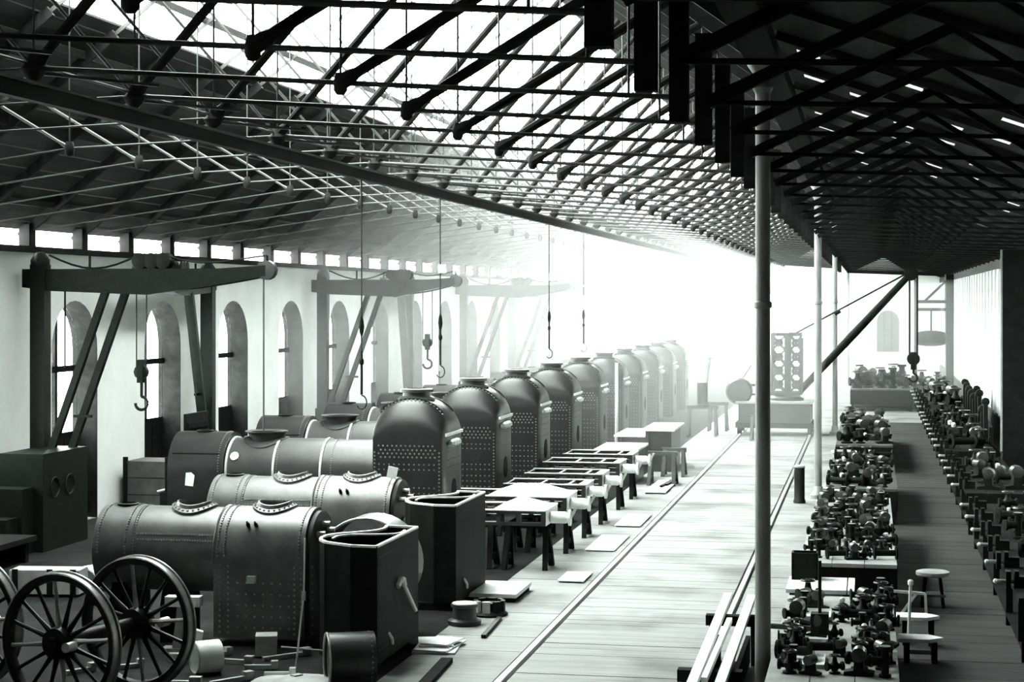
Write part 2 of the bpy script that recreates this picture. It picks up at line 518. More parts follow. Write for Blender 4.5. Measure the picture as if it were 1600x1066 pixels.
for p, q, r in ((QR, RB, .027), (KF, QR, .027), (QL, KF, .015), (V(XL + .1, 0, 6.5), QL, .015)):
    MB().cyl(p, q, r, n=8).build('tie_rod', 'tie', t)
for p in (QR, QL):
    MB().lathe([(.04, -.12), (.07, -.08), (.075, .02), (.05, .1)], p, (0, 0, 1), 10).build('rod_shoe', 'truss', t, True)
MB().lathe([(.04, -.14), (.09, -.1), (.14, -.02), (.08, .05), (.05, .14)], KF, (0, 0, 1), 10).build('king_shoe', 'truss', t, True)
MB().beam((RX, 0, 7.36), (RX - .9, 1.15, 7.24), .05, .03).beam((RX, 0, 7.36), (RX + .9, 1.15, 7.34), .05, .03).build('brace', 'tie', t)
MB().span(-1.9, -1.72, -.09, .09, 6.72, 7.95).build('bearing_post', 'roof_dark', t)
MB().span(XL - .2, XL + .04, -.16, .16, 6.16, 6.62).build('eaves_block', 'truss', t)
tproto = t
trs = [t]
for k in range(1, 40):
    trs.append(dup(tproto, (0, T0 + k * TP, 0)))
for k, o in enumerate(trs):
    if k < 20:
        o['label'] = 'dark iron roof truss of slanting struts and tie rods, %s from the camera' % ordinal(k)
    else:
        o['label'] = 'distant iron roof truss fading into the haze of the far hall'
        o['group'] = 'hazy roof trusses at the far end of the hall'
# longitudinal girders
g = thing('roof_girder', 'long thin iron girder carrying the king shoes below the ridge', 'girder')
MB().span(RX - .06, RX + .06, YN, YF, 7.06, 7.22).build('web', 'girder', g)
MB().span(RX - .1, RX + .1, YN, YF, 7.22, 7.25).build('flange', 'tie', g)
MB().cyl((RX - .05, YN, 7.46), (RX - .05, YF, 7.46), .018, n=6).build('stay_rod', 'tie', g)
g = thing('column_girder', 'heavy dark longitudinal beam resting on the slender columns', 'girder')
MB().span(XC - .14, XC + .14, YN, YF, 7.95, 8.3).build('beam', 'roof_dark', g)
MB().span(XC - .2, XC + .2, YN, YF, 7.93, 7.97).build('sole_plate', 'roof_dark', g)
# purlins of both sides: one thing each
for k, x in enumerate((-17.0, -15.4, -13.9, -12.6)):
    o = MB().beam((x, YN, zl(x) + .08), (x, YF, zl(x) + .08), .08, .12).build('purlin', 'truss')
    tag(o, 'timber purlin under the sooty roof boards, %s up from the arched wall' % ['first', 'second', 'third', 'fourth'][k], 'purlin', 'purlins over the arched wall')
for k, x in enumerate((-7.6, -6.4, -5.25, -4.0, -2.8)):
    o = MB().beam((x, YN, zr(x) + .08), (x, YF, zr(x) + .08), .08, .14).build('purlin', 'truss')
    tag(o, 'black purlin under the dark roof slope, %s down from the ridge' % ['first', 'second', 'third', 'fourth', 'fifth'][k], 'purlin', 'purlins of the dark roof slope')
# aisle trusses
at = thing('aisle_truss', 'black aisle truss of rafter, knee brace and tie rod over the benches', 'roof truss', (0, T0, 0), 0, 'trusses of the aisle roof')
MB().beam((XC + .15, 0, za(XC + .15) + .1), (XR + .2, 0, za(XR + .2) + .1), .1, .1).build('rafter', 'roof_aisle', at)
MB().beam((XC, 0, 6.62), (.75, 0, za(.75) + .04), .09, .1).build('knee_brace', 'roof_dark', at)
MB().beam((.75, 0, za(.75) + .04), (2.2, 0, 6.62), .06, .07).build('strut', 'roof_dark', at)
MB().cyl((XC, 0, 6.62), (XR + .1, 0, 6.42), .024, n=6).build('tie_rod', 'roof_dark', at)
ats = [at] + [dup(at, (0, T0 + k * TP, 0)) for k in range(1, 38)]
for k, o in enumerate(ats):
    if k < 20:
        o['label'] = 'black aisle truss with knee brace above the benches, %s from the camera' % ordinal(k)
    else:
        o['label'] = 'distant black aisle truss in the dark roof beyond the jib'
        o['group'] = 'distant trusses of the aisle roof'

# ------------------------------------------------------------------ slender columns
def make_column(y, lab):
    t = thing('slender_column', lab, 'column', (XC, y, 0), 0, 'slender columns beside the benches')
    MB().lathe([(.098, 0), (.095, 3), (.09, 7.6)], (0, 0, 0), n=20).build('shaft', 'column', t, True)
    MB().lathe([(.2, 0), (.2, .1), (.14, .16), (.12, .3), (.1, .32)], (0, 0, 0), n=20).build('base', 'column', t, True)
    MB().lathe([(.09, 7.55), (.13, 7.62), (.1, 7.68), (.12, 7.8), (.19, 7.9), (.19, 7.95)], (0, 0, 0), n=20).build('capital', 'column', t, True)
    MB().lathe([(.09, 4.9), (.115, 4.92), (.115, 4.98), (.09, 5.0)], (0, 0, 0), n=20).build('collar', 'column', t, True)
    return t
make_column(22.65, 'tall slender grey column nearest the camera, brightly lit down one side')
make_column(46.7, 'slender column rising behind the short round bollard')
make_column(69.2, 'thin column just past the jib crane base')
make_column(108.0, 'thinnest and farthest slender column, in front of the crane jib')
# dark posts of the board wall
def wall_post(x0, x1, y, dy, lab):
    t = thing('wall_post', lab, 'post', (0, y, 0), 0, 'posts against the board wall')
    MB().span(x0, x1, 0, dy, 0, 6.35).build('shaft', 'timber', t)
    MB().span(x0 - .06, min(x1 + .06, XR - .01), -.06, dy + .06, 0, .5).build('plinth', 'timber', t)
    MB().span(x0 - .05, x0, .02, .1, 1.0, 6.35).build('batten', 'bench', t)
wall_post(3.44, 4.03, 50.0, .6, 'broad black post standing before the pale board wall')
wall_post(3.8, 4.19, 96.0, .5, 'grey post far down the pale board wall, beside the hanging drum')

# ------------------------------------------------------------------ wall jib cranes
def hook_block(parent_name, label, loc, top, group, twin=0.16, s=1.0):
    t = thing(parent_name, label, 'hook', loc, 0, group)          # origin at the hook's tip
    z = .55 * s
    MB().lathe([(.02, -.09), (.12 * s, -.06), (.12 * s, .06), (.02, .09)], (0, 0, z + .12), (0, 1, 0), 10).build('pulley', 'iron', t, True)
    MB().span(-.05 * s, .05 * s, -.1, .1, z - .1, z + .3 * s).build('cheek', 'iron', t)
    pts = [(0, 0, z - .1), (0, 0, .24 * s)] + [(.11 * s * math.sin(a), 0, .13 * s + .11 * s * math.cos(a)) for a in [i * PI / 6 for i in range(0, 10)]]
    MB().path(pts, .026 * s, 6).build('hook_bill', 'iron', t)
    for x in (-twin / 2, twin / 2):
        MB().cyl((x, 0, z + .12), (x, 0, top), .014, n=5).build('chain', 'iron', t)
    return t

def wall_crane(y, ang, L, lab, sag=True):
    t = thing('wall_crane', lab, 'crane', (-17.0, y, 0), 0, 'swinging jib cranes along the arched wall')
    R = Matrix.Rotation(ang, 3, 'Z')
    P = lambda x, yy, z: R @ Vector((x, yy, z))
    def pt(name, mb, mat='iron', sm=False):
        mb.v = [tuple(R @ Vector(v)) for v in mb.v]
        return mb.build(name, mat, t, sm)
    pt('post', MB().span(-.16, .16, -.16, .16, 0, 5.75))
    pt('post_cap', MB().lathe([(.2, 5.75), (.2, 5.85), (.1, 6.0), (.03, 6.02)], (0, 0, 0), n=12), sm=True)
    bm = MB().prism([(-.35, 5.28), (.3, 5.2), (2.4, 5.12), (L * .75, 5.3), (L, 5.5), (L, 5.72), (L * .8, 5.66), (-.35, 5.66)], 'y', -.13, .13)
    pt('boom', bm)
    for dx, yy in ((0, -.1), (.36, .1)):
        pt('stay_strut', MB().beam((.15 + dx, yy, 1.5), (1.5 + dx, yy, 5.2), .14, .14))
    pt('strut_tie', MB().beam((.45, 0, 1.75), (.85, 0, 1.75), .06, .06).beam((.75, 0, 2.6), (1.15, 0, 2.6), .06, .06))
    pt('foot_block', MB().span(-.3, .7, -.25, .25, 0, .35).span(-.2, .5, -.2, .2, .35, 1.6))
    for k, x in enumerate((2.25, 2.5, 2.75)):
        pt('winding_drum', MB().lathe([(.06, -.16), (.17, -.14), (.12, -.1), (.12, .1), (.17, .14), (.06, .16)], (x, 0, 5.82), (0, 1, 0), 12), sm=True)
    pt('tip_pulley', MB().lathe([(.05, -.12), (.2, -.1), (.16, 0), (.2, .1), (.05, .12)], (L, 0, 5.62), (0, 1, 0), 14), 'boiler', True)
    ch = [(.2, 0, 5.95)] + [(.2 + 2.0 * i / 8, 0, 5.95 - .28 * math.sin(PI * i / 8)) for i in range(1, 9)]
    pt('boom_chain', MB().path(ch, .022, 5))
    ch = [(2.8 + (L - 2.8) * i / 8, 0, 5.92 - .2 * math.sin(PI * i / 8) * (1 - i / 12)) for i in range(9)]
    pt('boom_chain', MB().path(ch, .02, 5))
    ch = [(2.8 + (L - 2.8) * i / 8, 0, 5.22 + .28 * (i / 8) ** 1.5) for i in range(9)]
    pt('boom_chain', MB().path(ch, .022, 5))
    pt('chain_post', MB().cyl((1.1, 0, 5.66), (1.1, 0, 5.95), .03, n=6).cyl((L, 0, 5.7), (L, 0, 5.92), .03, n=6))
    return t
wall_crane(35.46, 0.0, 4.95, 'black jib crane on the wall nearest the camera, boom pointing out over the hall')
wall_crane(45.28, -1.50, 5.6, 'black jib crane swung back along the arched wall under the nearest boom')
wall_crane(55.51, 0.0, 4.3, 'grey jib crane in light haze with a chain and hook below its boom')
wall_crane(66.5, -1.50, 5.0, 'hazy jib crane swung back against the wall, leaning strut pair below')
wall_crane(75.9, 0.0, 4.6, 'pale hazy jib crane with a single broad slanting strut pair past the second boom')
wall_crane(86.5, 0.0, 4.6, 'very pale jib crane deep in the haze along the arched wall')
hook_block('crane_hook', 'black chain block and hook hanging by the second arched window', (-14.76, 35.46, 2.72), 5.15 - 2.72, 'hooks of the wall cranes', .22, 1.25)
hook_block('crane_hook', 'grey pulley block with open hook hanging in the light haze', (-13.6, 55.5, 2.85), 5.3 - 2.85, 'hooks of the wall cranes', .3, 1.3)
o = MB().cyl((-12.12, 35.46, 2.2), (-12.12, 35.46, 5.5), .018, n=6).build('hanging_rope', 'tie'); tag(o, 'thin straight rope hanging from the tip of the nearest wall crane', 'rope')
o = MB().cyl((-16.45, 35.46, 3.6), (-16.45, 35.46, 5.3), .022, n=6).build('hanging_rope', 'iron'); tag(o, 'short dark rope hanging beside the nearest wall crane post', 'rope')
for y, z, lab in ((29.98, 3.15, 'black chain hoist hanging in front of the nearest domed firebox'), (35.77, 3.45, 'black chain hoist hanging beside the pale hook block'),
                  (48.45, 3.45, 'grey chain hoist with bent hook over the fourth domed firebox'), (54.49, 3.45, 'grey chain hoist over the fifth domed firebox')):
    t = thing('chain_hoist', lab, 'hoist', (RX, y, 0), 0, 'chain hoists hung from the roof girder')
    MB().cyl((0, 0, z + .6), (0, 0, 7.06), .013, n=5).build('chain', 'iron', t)
    MB().lathe([(.015, 0), (.035, .06), (.048, .15), (.035, .26), (.012, .34)], (0, 0, 4.4), n=8).build('hoist_block', 'iron', t, True)
    MB().cyl((0, 0, z + .25), (0, 0, z + 1.0), .022, n=6).lathe([(.02, 0), (.04, .03), (.04, .09), (.02, .12)], (0, 0, z + .75), n=8).build('hook_shank', 'iron', t)
    MB().path([(.09 * math.sin(a), 0, z + .12 + .12 * math.cos(a)) for a in [i * PI / 6 for i in range(0, 9)]], .012, 5).build('hook_bill', 'iron', t)

# ------------------------------------------------------------------ small boilers with flush round-topped firebox (two in front)
def flange_ring(t, x, zc, R, ro):
    # riveted mounting ring saddled on top of the barrel
    n = 28
    mb = MB(); rv = MB()
    def surf(a, r):
        px, py = r * math.cos(a), r * math.sin(a)
        return Vector((x + px, py, zc + math.sqrt(max(R * R - py * py, 0))))
    for (r0, z0), (r1, z1) in (((ro, 0), (ro, .035)), ((ro, .035), (ro * .8, .045)), ((ro * .8, .045), (ro * .76, .09)), ((ro * .76, .09), (ro * .7, .09)), ((ro * .7, .09), (ro * .7, -.02))):
        for i in range(n):
            a, b = 2 * PI * i / n, 2 * PI * (i + 1) / n
            up = Vector((0, 0, 1))
            mb.add([surf(a, r0) + up * z0, surf(b, r0) + up * z0, surf(b, r1) + up * z1, surf(a, r1) + up * z1], [(0, 1, 2, 3)])
    ring = mb.build('mounting_ring', 'boiler_primer', t, True)
    for i in range(24):
        a = 2 * PI * i / 24
        rv.rivet(surf(a, ro * .9) + Vector((0, 0, .038)), (0, 0, 1), .022)
    o = rv.build('ring_rivets', 'rivet', ring); o['kind'] = 'stuff'
    MB().lathe([(ro * .7, 0), (ro * .7, .004)], (x, 0, zc + R - .03), n=20).build('opening', 'pit', ring)

def small_boiler(y, lab):
    t = thing('small_boiler', lab, 'boiler', (0, y, 0), 0, 'small riveted boilers in the foreground')
    zc, R = 1.31, 0.63
    MB().lathe([(.02, -.02), (R - .08, -.02), (R + .006, .02), (R + .006, .62)], (-11.25, 0, zc), (1, 0, 0), 40).build('barrel_course', 'boiler_primer', t, True)
    MB().lathe([(R - .006, .55), (R - .006, 1.95)], (-11.25, 0, zc), (1, 0, 0), 40).build('barrel_course', 'boiler_primer', t, True)
    # firebox wrapper: round top, straight sides
    sec = [(.65 * math.cos(a), zc + .65 * math.sin(a)) for a in [PI * i / 20 for i in range(21)]]
    sec = [(.65, .12), (.65, .5), (.65, .9)] + sec + [(-.65, .9), (-.65, .5), (-.65, .12)]
    MB().prism(sec, 'x', -9.34, -7.98).build('firebox_wrapper', 'boiler_primer', t, True)
    bs = [(p[0] * .96, .12 + (p[1] - .12) * .975) for p in sec]
    bh = MB().prism(bs, 'x', -7.98, -7.9).build('backhead', 'iron', t, True)
    MB().lathe([(.24, 0), (.24, .05), (.2, .06), (.2, .02)], (-7.9, 0, 1.05), (1, 0, 0), 20).build('fire_hole_ring', 'boiler', bh, True)
    for yy, z in ((-.25, 1.6), (0, 1.72), (.25, 1.6)):
        MB().cyl((-7.9, yy, z), (-7.78, yy, z), .045, n=8).build('backhead_fitting', 'steel', bh)
    MB().torus((-9.34, 0, zc), (1, 0, 0), R + .012, .022, 40, 6).build('throat_ring', 'boiler_primer', t, True)
    rv = MB()
    for xr, rr, nn in ((-11.15, R + .006, 44), (-10.72, R + .006, 46), (-10.6, R - .006, 46), (-9.28, .65, 46), (-8.06, .65, 46), (-9.18, .65, 46)):
        for i in range(nn):
            a = PI * (.0 + i / (nn - 1))
            rv.rivet((xr, rr * math.cos(a), zc + rr * math.sin(a)), (0, math.cos(a), math.sin(a)), .021)
    for i in range(30):                                          # longitudinal lap seam, two rows
        a = PI * 1.28 - PI * .5
        x = -10.55 + i * 1.2 / 30
        for s, aa in ((0, -PI * .34), (.5, -PI * .385)):
            th = PI / 2 + aa - .05
            rv.rivet((x + s * .04, -(R - .006) * math.cos(th), zc + (R - .006) * math.sin(th)), (0, -math.cos(th), math.sin(th)), .02)
    o = rv.build('seam_rivets', 'rivet', t); o['kind'] = 'stuff'
    rv = MB()
    for x in (-9.25, -9.12, -8.12, -8.02):
        for i in range(13): rv.rivet((x, -.65, .2 + i * .08), (0, -1, 0), .018)
    for j in range(5):
        for i in range(7):
            rv.rivet((-8.98 + i * .13, -.65, .28 + j * .16), (0, -1, 0), .014)
    for i in range(9): rv.rivet((-7.9, -.5, .2 + i * .12), (1, 0, 0), .02)
    for i in range(9): rv.rivet((-7.9, .5, .2 + i * .12), (1, 0, 0), .02)
    o = rv.build('firebox_stays', 'rivet', t); o['kind'] = 'stuff'
    flange_ring(t, -9.87, zc, R, .34)
    flange_ring(t, -8.62, zc, .65, .33)
    MB().lathe([(.16, 0), (.17, .02), (.12, .03), (.12, -.02)], (-10.92, 0, zc + R), (0, 0, 1), 18).build('chimney_opening', 'iron', t, True)
    for x in (-8.86, -8.74):
        MB().lathe([(.03, 0), (.03, .05), (.016, .06), (.016, .1)], (x, -.5, zc + .42), (0, -.75, .66), 8).build('washout_plug', 'iron', t, True)
    MB().box((-8.75, -.69, .98), (.12, .1, .1)).build('side_bracket', 'steel', t)
    for x in (-10.9, -10.1):
        MB().prism([(-.55, 0), (.55, 0), (.55, .55), (.42, .85), (0, .67), (-.42, .85), (-.55, .55)], 'x', x - .1, x + .1).build('timber_cradle', 'timber', t)
    return t
small_boiler(25.75, 'riveted boiler nearest the camera, right behind the big spoked wheels')
small_boiler(30.45, 'riveted boiler second from the front, a pale card standing on its end')
c = MB().box((-8.02, 30.2, 2.06), (.17, .02, .2), rot=Matrix.Rotation(.2, 3, 'Y')).build('card', 'bright')
tag(c, 'small white card standing on the end of the second boiler', 'card')

# ------------------------------------------------------------------ large boilers with domed firebox
def big_boiler(lab):
    t = thing('domed_boiler', lab, 'boiler', (0, 0, 0), 0, 'large boilers with domed fireboxes in a row')
    zc, R = 1.57, 0.66
    x0, x1, w = -9.55, -8.08, 1.66
    xm, hw = (x0 + x1) / 2, (x1 - x0) / 2
    # firebox: arch in side view, flat face with a dished crown
    NA = 28
    def sec(ins, drop):
        h = hw - ins
        zs, rise = 2.42 - drop * .2, 0.66 - drop * .8
        pts = [(xm - h, .15)]
        pts += [(xm - h * math.cos(PI * i / NA), zs + rise * math.sin(PI * i / NA) ** .92) for i in range(NA + 1)]
        return pts + [(xm + h, .15)]
    rows = []
    q = [(-.5, .045, .86), (-.485, .035, .68), (-.46, .025, .5), (-.42, .014, .32), (-.37, .006, .17), (-.31, 0, .06), (-.25, 0, 0), (.25, 0, 0), (.31, 0, .06), (.37, .006, .17), (.42, .014, .32), (.46, .025, .5), (.485, .035, .68), (.5, .045, .86)]
    for f, ins, dr in q:
        rows.append([(p[0], f * w, p[1]) for p in sec(ins, dr * .62)])
    n = len(rows[0])
    mb = MB()
    vs = [p for r in rows for p in r]
    fs = [(k * n + i, k * n + i + 1, (k + 1) * n + i + 1, (k + 1) * n + i) for k in range(len(rows) - 1) for i in range(n - 1)]
    fs += [tuple(range(n))[::-1], tuple((len(rows) - 1) * n + i for i in range(n))]
    mb.add(vs, fs)
    fb = mb.build('firebox', 'boiler_dark', t, True)
    # crown strap and its dark seam over the arch
    def strap(f, wd, dr, rr):
        m = MB()
        pts = sec(-rr, dr)[6:-6]
        for p, s in zip(pts[:-1], pts[1:]):
            m.beam((p[0], f * w, p[1]), (s[0], f * w, s[1]), wd, .03)
        return m
    strap(-.26, .05, .0, .012).build('seam_strap', 'iron', fb)
    strap(.26, .05, .0, .012).build('seam_strap', 'iron', fb)
    MB().span(x1 - .01, x1 + .03, -w * .43, w * .43, 2.36, 2.42).build('seam_angle', 'rim', fb)
    # neck
    MB().lathe([(.36, -.14), (.37, -.02), (.33, .02), (.28, .03), (.27, .1), (.33, .11), (.33, .17), (.2, .18), (.2, .08)], (xm - .02, 0, 3.08), n=24).build('dome_neck', 'boiler', fb, True)
    rv = MB()
    yf = -w / 2 - .002
    for zz, nn in ((2.3, 13), (2.22, 13), (2.15, 13), (2.08, 13)):
        for i in range(nn): rv.rivet((x0 + .16 + (i + (.5 if zz in (2.22, 2.08) else 0)) * .09, yf, zz - .12), (0, -1, 0), .02)
    for zz in (1.9, 1.8, 1.45, 1.34, 1.2, 1.08, .96, .84, .7, .58, .46, .34):
        for i in range(12): rv.rivet((x0 + .17 + i * .1, yf, zz - .08), (0, -1, 0), .017)
    for x in (x0 + .08, x1 - .1):
        for i in range(26): rv.rivet((x, yf, .25 + i * .072), (0, -1, 0), .019)
    for i in range(5, NA - 4):                                    # rivets round the arch edge
        a = PI * i / NA
        rv.rivet((xm - (hw + .004) * math.cos(a), -w * .3, 2.42 + .645 * math.sin(a) ** .92), (-math.cos(a) * .9, -.1, math.sin(a) * .9), .02)
    for j in range(12):
        for i in range(9):
            rv.rivet((x1 + .003, -.6 + i * .15, .4 + j * .15), (1, 0, 0), .014)
    o = rv.build('firebox_stays', 'rivet', fb); o['kind'] = 'stuff'
    for k, yy in enumerate((-.5, -.3, -.1)):
        v = MB().cyl((x1, yy, 2.2), (x1 + .12, yy, 2.2), .05, n=8).lathe([(.03, 0), (.08, .03), (.08, .09), (.03, .13)], (x1 + .1, yy, 2.17), n=8)
        v.build('gauge_fitting', 'steel', fb, True)
    MB().prism([(-.22 + .22 + .2 * math.cos(a), 1.25 + .24 * math.sin(a)) for a in [2 * PI * i / 20 for i in range(20)]], 'x', x1 - .01, x1 + .012).build('fire_hole', 'pit', fb)
    # barrel and smokebox
    MB().lathe([(R, 0), (R, 1.0), (R + .012, 1.0), (R + .012, 1.95), (R, 1.95), (R, 3.1)], (-12.6, 0, zc), (1, 0, 0), 40).build('barrel', 'boiler', t, True)
    for x, m_ in ((-12.58, 'band'), (-11.6, 'band'), (-10.63, 'band')):
        MB().lathe([(R + .005, -.025), (R + .03, -.02), (R + .03, .02), (R + .005, .025)], (x, 0, zc), (1, 0, 0), 40, False).build('barrel_band', m_, t, True)
    ss = [(.74 * math.cos(a), zc + .04 + .74 * math.sin(a)) for a in [PI * i / 22 for i in range(23)]]
    ss = [(.6, .25), (.72, .8)] + ss + [(-.72, .8), (-.6, .25)]
    sb = MB().prism(ss, 'x', -13.78, -12.62).build('smokebox', 'boiler_dark', t, True)
    MB().lathe([(.17, 0), (.18, .03), (.13, .03), (.13, -.02)], (-13.25, 0, zc + .77), (0, 0, 1), 16).build('chimney_opening', 'iron', sb, True)
    MB().span(-13.7, -12.7, -.665, -.645, 1.93, 1.96).build('smokebox_seam', 'iron', sb)
    # dished saddle for the steam dome
    n = 26; mb = MB()
    def surf(a, r):
        px, py = r * math.cos(a), r * math.sin(a)
        return Vector((-11.95 + px, py, zc + math.sqrt(max(R * R - py * py, 0))))
    for (r0, z0), (r1, z1) in (((.46, 0), (.46, .03)), ((.46, .03), (.36, .05))):
        for i in range(n):
            a, b = 2 * PI * i / n, 2 * PI * (i + 1) / n
            u = Vector((0, 0, 1))
            mb.add([surf(a, r0) + u * z0, surf(b, r0) + u * z0, surf(b, r1) + u * z1, surf(a, r1) + u * z1], [(0, 1, 2, 3)])
    mb.lathe([(.34, -.1), (.34, .02), (.38, .11), (.43, .13), (.43, .15), (.32, .13), (.3, .0)], (-11.95, 0, zc + R), n=26)
    mb.build('dome_saddle', 'boiler', t, True)
    rv = MB()
    for xr, rr, nn in ((-11.53, R + .012, 44), (-10.42, R, 44), (-12.72, .742, 44)):
        for i in range(nn):
            a = PI * i / (nn - 1)
            rv.rivet((xr, rr * math.cos(a), zc + (.04 if rr > .7 else 0) + rr * math.sin(a)), (0, math.cos(a), math.sin(a)), .015)
    o = rv.build('seam_rivets', 'rivet', t); o['kind'] = 'stuff'
    for x in (-13.3, -11.0):
        MB().prism([(-.6, 0), (.6, 0), (.6, .6), (.44, 1.03), (0, .9), (-.44, 1.03), (-.6, .6)], 'x', x - .11, x + .11).build('timber_cradle', 'timber', t)
    return t
bb = big_boiler('large boiler with a domed riveted firebox, nearest of the domed row')
B0, BP, BN = 35.15, 5.2, 10
bb.location = (0, B0, 0)
for k in range(1, BN):
    if k < 6:
        dup(bb, (0, B0 + k * BP, 0), 0, 'large boiler with a domed firebox, %s in the row from the front' % ordinal(k))
    else:
        dup(bb, (0, B0 + k * BP, 0), 0, 'domed boiler lost in the pale haze at the far end of the row', 'hazy domed boilers at the end of the row')
# chalk square and disc on the nearest domed boiler
t = MB().prism([(-13.55 + .15, 1.32), (-13.23, 1.3), (-13.2, 1.52), (-13.27, 1.58), (-13.38, 1.57)], 'y', B0 - .752, B0 - .742).build('chalk_label', 'bright')
tag(t, 'pale square label stuck on the nearest domed boiler smokebox', 'label')
t = MB().lathe([(.09, 0), (.09, .02), (.03, .025), (.03, .0)], (-12.42, B0 - .58, 1.9), (0, -.87, .5), 18).build('ring_washer', 'bright')
tag(t, 'pale ring fixed on the nearest domed boiler barrel', 'ring')

# ------------------------------------------------------------------ trestles
def trestle_parts(t, L=.9, h=.86, mat='timber'):
    MB().span(-L / 2, L / 2, -.08, .08, h - .12, h).build('top_beam', mat, t)
    for sx in (-1, 1):
        for sy in (-1, 1):
            MB().beam((sx * (L / 2 - .1), sy * .05, h - .06), (sx * (L / 2 - .06), sy * .36, 0), .1, .09).build('leg', mat, t)
        MB().beam((sx * (L / 2 - .07), -.3, .2), (sx * (L / 2 - .07), .3, .2), .05, .1).build('stretcher', mat, t)
def trestle(loc, rz, lab, L=.9, h=.86, mat='timber'):
    t = thing('trestle', lab, 'trestle', loc, rz, 'wooden trestles along the row')
    trestle_parts(t, L, h, mat)
    return t
# ------------------------------------------------------------------ cast frames laid on trestles
def cast_frame(y, lab, hip=True, xl=-8.3, wy=1.25, mat='boiler', short=False, z=.86):
    t = thing('slotted_casting', lab, 'casting', (0, y, z), 0, 'castings laid out on trestles')
    xr = -5.85
    h = .27
    # long side plates with slots
    for sy in (-1, 1):
        yy = sy * wy / 2
        mb = MB()
        mb.span(xl, xr, yy - .03, yy + .03, 0, .06).span(xl, xr, yy - .03, yy + .03, h - .05, h)
        for x in (xl + .04, xl + .75, (xl + xr) / 2 + .2, xr - .5, xr - .04):
            mb.span(x - .045, x + .045, yy - .029, yy + .029, .06, h - .05)
        if not short: mb.span(xl + .04, xl + .75, yy - .02, yy + .02, .05, h - .05)
        mb.build('side_plate', mat, t)
        MB().span(xl, xr, yy - .05, yy + .05, h, h + .02).build('top_flange', 'rim' if hip else 'steel', t)
    MB().span(xr - .05, xr + .01, -wy / 2, wy / 2, 0, h).span(xr - .16, xr + .02, -wy / 2, wy / 2, h, h + .02).build('end_plate', 'rim' if hip else 'steel', t)
    MB().span(xl, xl + .05, -wy / 2, wy / 2, 0, h).build('end_plate', mat, t)
    for x in (xl + .75, xl + 1.35):
        MB().span(x - .03, x + .03, -wy / 2, wy / 2, .02, h).build('cross_plate', mat, t)
    if hip:
        a, b = xl + 1.15, xr - .1
        vs = [(a, -wy / 2, h + .015), (b, -wy / 2, h + .015), (b, wy / 2, h + .015), (a, wy / 2, h + .015), (a + .5, -.12, h + .2), (b - .5, -.12, h + .2), (b - .5, .12, h + .2), (a + .5, .12, h + .2)]
        MB().add(vs, [(0, 1, 5, 4), (1, 2, 6, 5), (2, 3, 7, 6), (3, 0, 4, 7), (4, 5, 6, 7), (0, 3, 2, 1)]).build('hipped_cover', 'bright', t)
    # cylinder stub with flange at the rail end
    MB().lathe([(.07, 0), (.11, .03), (.11, .3), (.09, .34), (.15, .36), (.15, .4), (.05, .41)], (xr + .01, -.25, .12), (1, 0, 0), 16).build('cylinder_stub', 'bright', t, True)
    MB().beam((xr + .4, -.25, .1), (xr + .5, -.25, .3), .05, .05).build('lug', 'steel', t)
    return t
FY = [33.6, 35.95, 38.3, 40.7, 43.6, 46.0]
cast_frame(FY[0], 'open casting with a pale hipped cover, nearest on the trestles', True, -8.0)
cast_frame(FY[1], 'open casting with a pale hipped cover, second on the trestles', True, -8.6)
cast_frame(FY[2], 'short slotted casting beside the second hipped cover', False, -7.6, 1.1, 'boiler', True)
cast_frame(FY[3], 'short slotted casting, fourth along the trestles from the front', False, -7.6, 1.1, 'boiler', True)
cast_frame(FY[4], 'grey slotted casting, fifth along the trestles from the front', False, -7.7, 1.2, 'boiler', True)
cast_frame(FY[5], 'grey slotted casting, sixth along the trestles, next to the pale table tops', False, -7.6, 1.2, 'boiler', True)
for k, y in enumerate(FY):
    trestle((-6.3, y, 0), 0, 'wooden trestle under the rail end of the %s casting' % ['nearest', 'second', 'third', 'fourth', 'fifth', 'sixth'][k])
    trestle((-7.35, y, 0), 0, 'wooden trestle under the boiler end of the %s casting' % ['nearest', 'second', 'third', 'fourth', 'fifth', 'sixth'][k])
# flat-topped iron boxes further along
def iron_box(x0, x1, y0, y1, z, lab):
    t = thing('flat_topped_box', lab, 'box', ((x0 + x1) / 2, (y0 + y1) / 2, 0), 0, 'flat-topped iron boxes along the row')
    a, b = (x1 - x0) / 2, (y1 - y0) / 2
    MB().span(-a + .12, a - .12, -b + .12, b - .12, .0, z - .06).build('body', 'boiler', t)
    MB().span(-a, a, -b, b, z - .06, z).build('top_plate', 'bright', t)
    for sx in (-1, 1):
        MB().span(sx * a * .7 - .05, sx * a * .7 + .05, -b + .07, -b + .12, 0, z - .06).build('corner_rib', 'boiler', t)
iron_box(-7.4, -6.2, 49.2, 51.7, .95, 'pale flat-topped box next to the last casting, lowest of three')
iron_box(-7.6, -6.5, 54.6, 57.6, .95, 'pale flat-topped box in the middle of three')
iron_box(-6.55, -5.6, 53.0, 56.0, 1.25, 'tallest pale flat-topped box nearest the rail')
trestle((-5.55, 49.5, 0), 0, 'grey trestle beside the first flat-topped box', .8, .9, 'timber_mid')
trestle((-5.5, 52.0, 0), 0, 'grey trestle beside the tallest flat-topped box', .7, .8, 'timber_mid')
trestle((-6.1, 67.6, 0), 0, 'hazy trestle carrying the flared funnel', 1.15, 1.12, 'timber_mid')
trestle((-5.75, 70.4, 0), 0, 'hazy trestle behind the funnel trestle', .8, 1.1, 'timber_mid')
trestle((-3.9, 65.9, 0), 0, 'grey trestle in front of the jib crane', .7, .9, 'timber_mid')
t = thing('funnel', 'white flared funnel on a grey pipe standing on a hazy trestle', 'funnel', (-6.1, 67.6, 1.12))
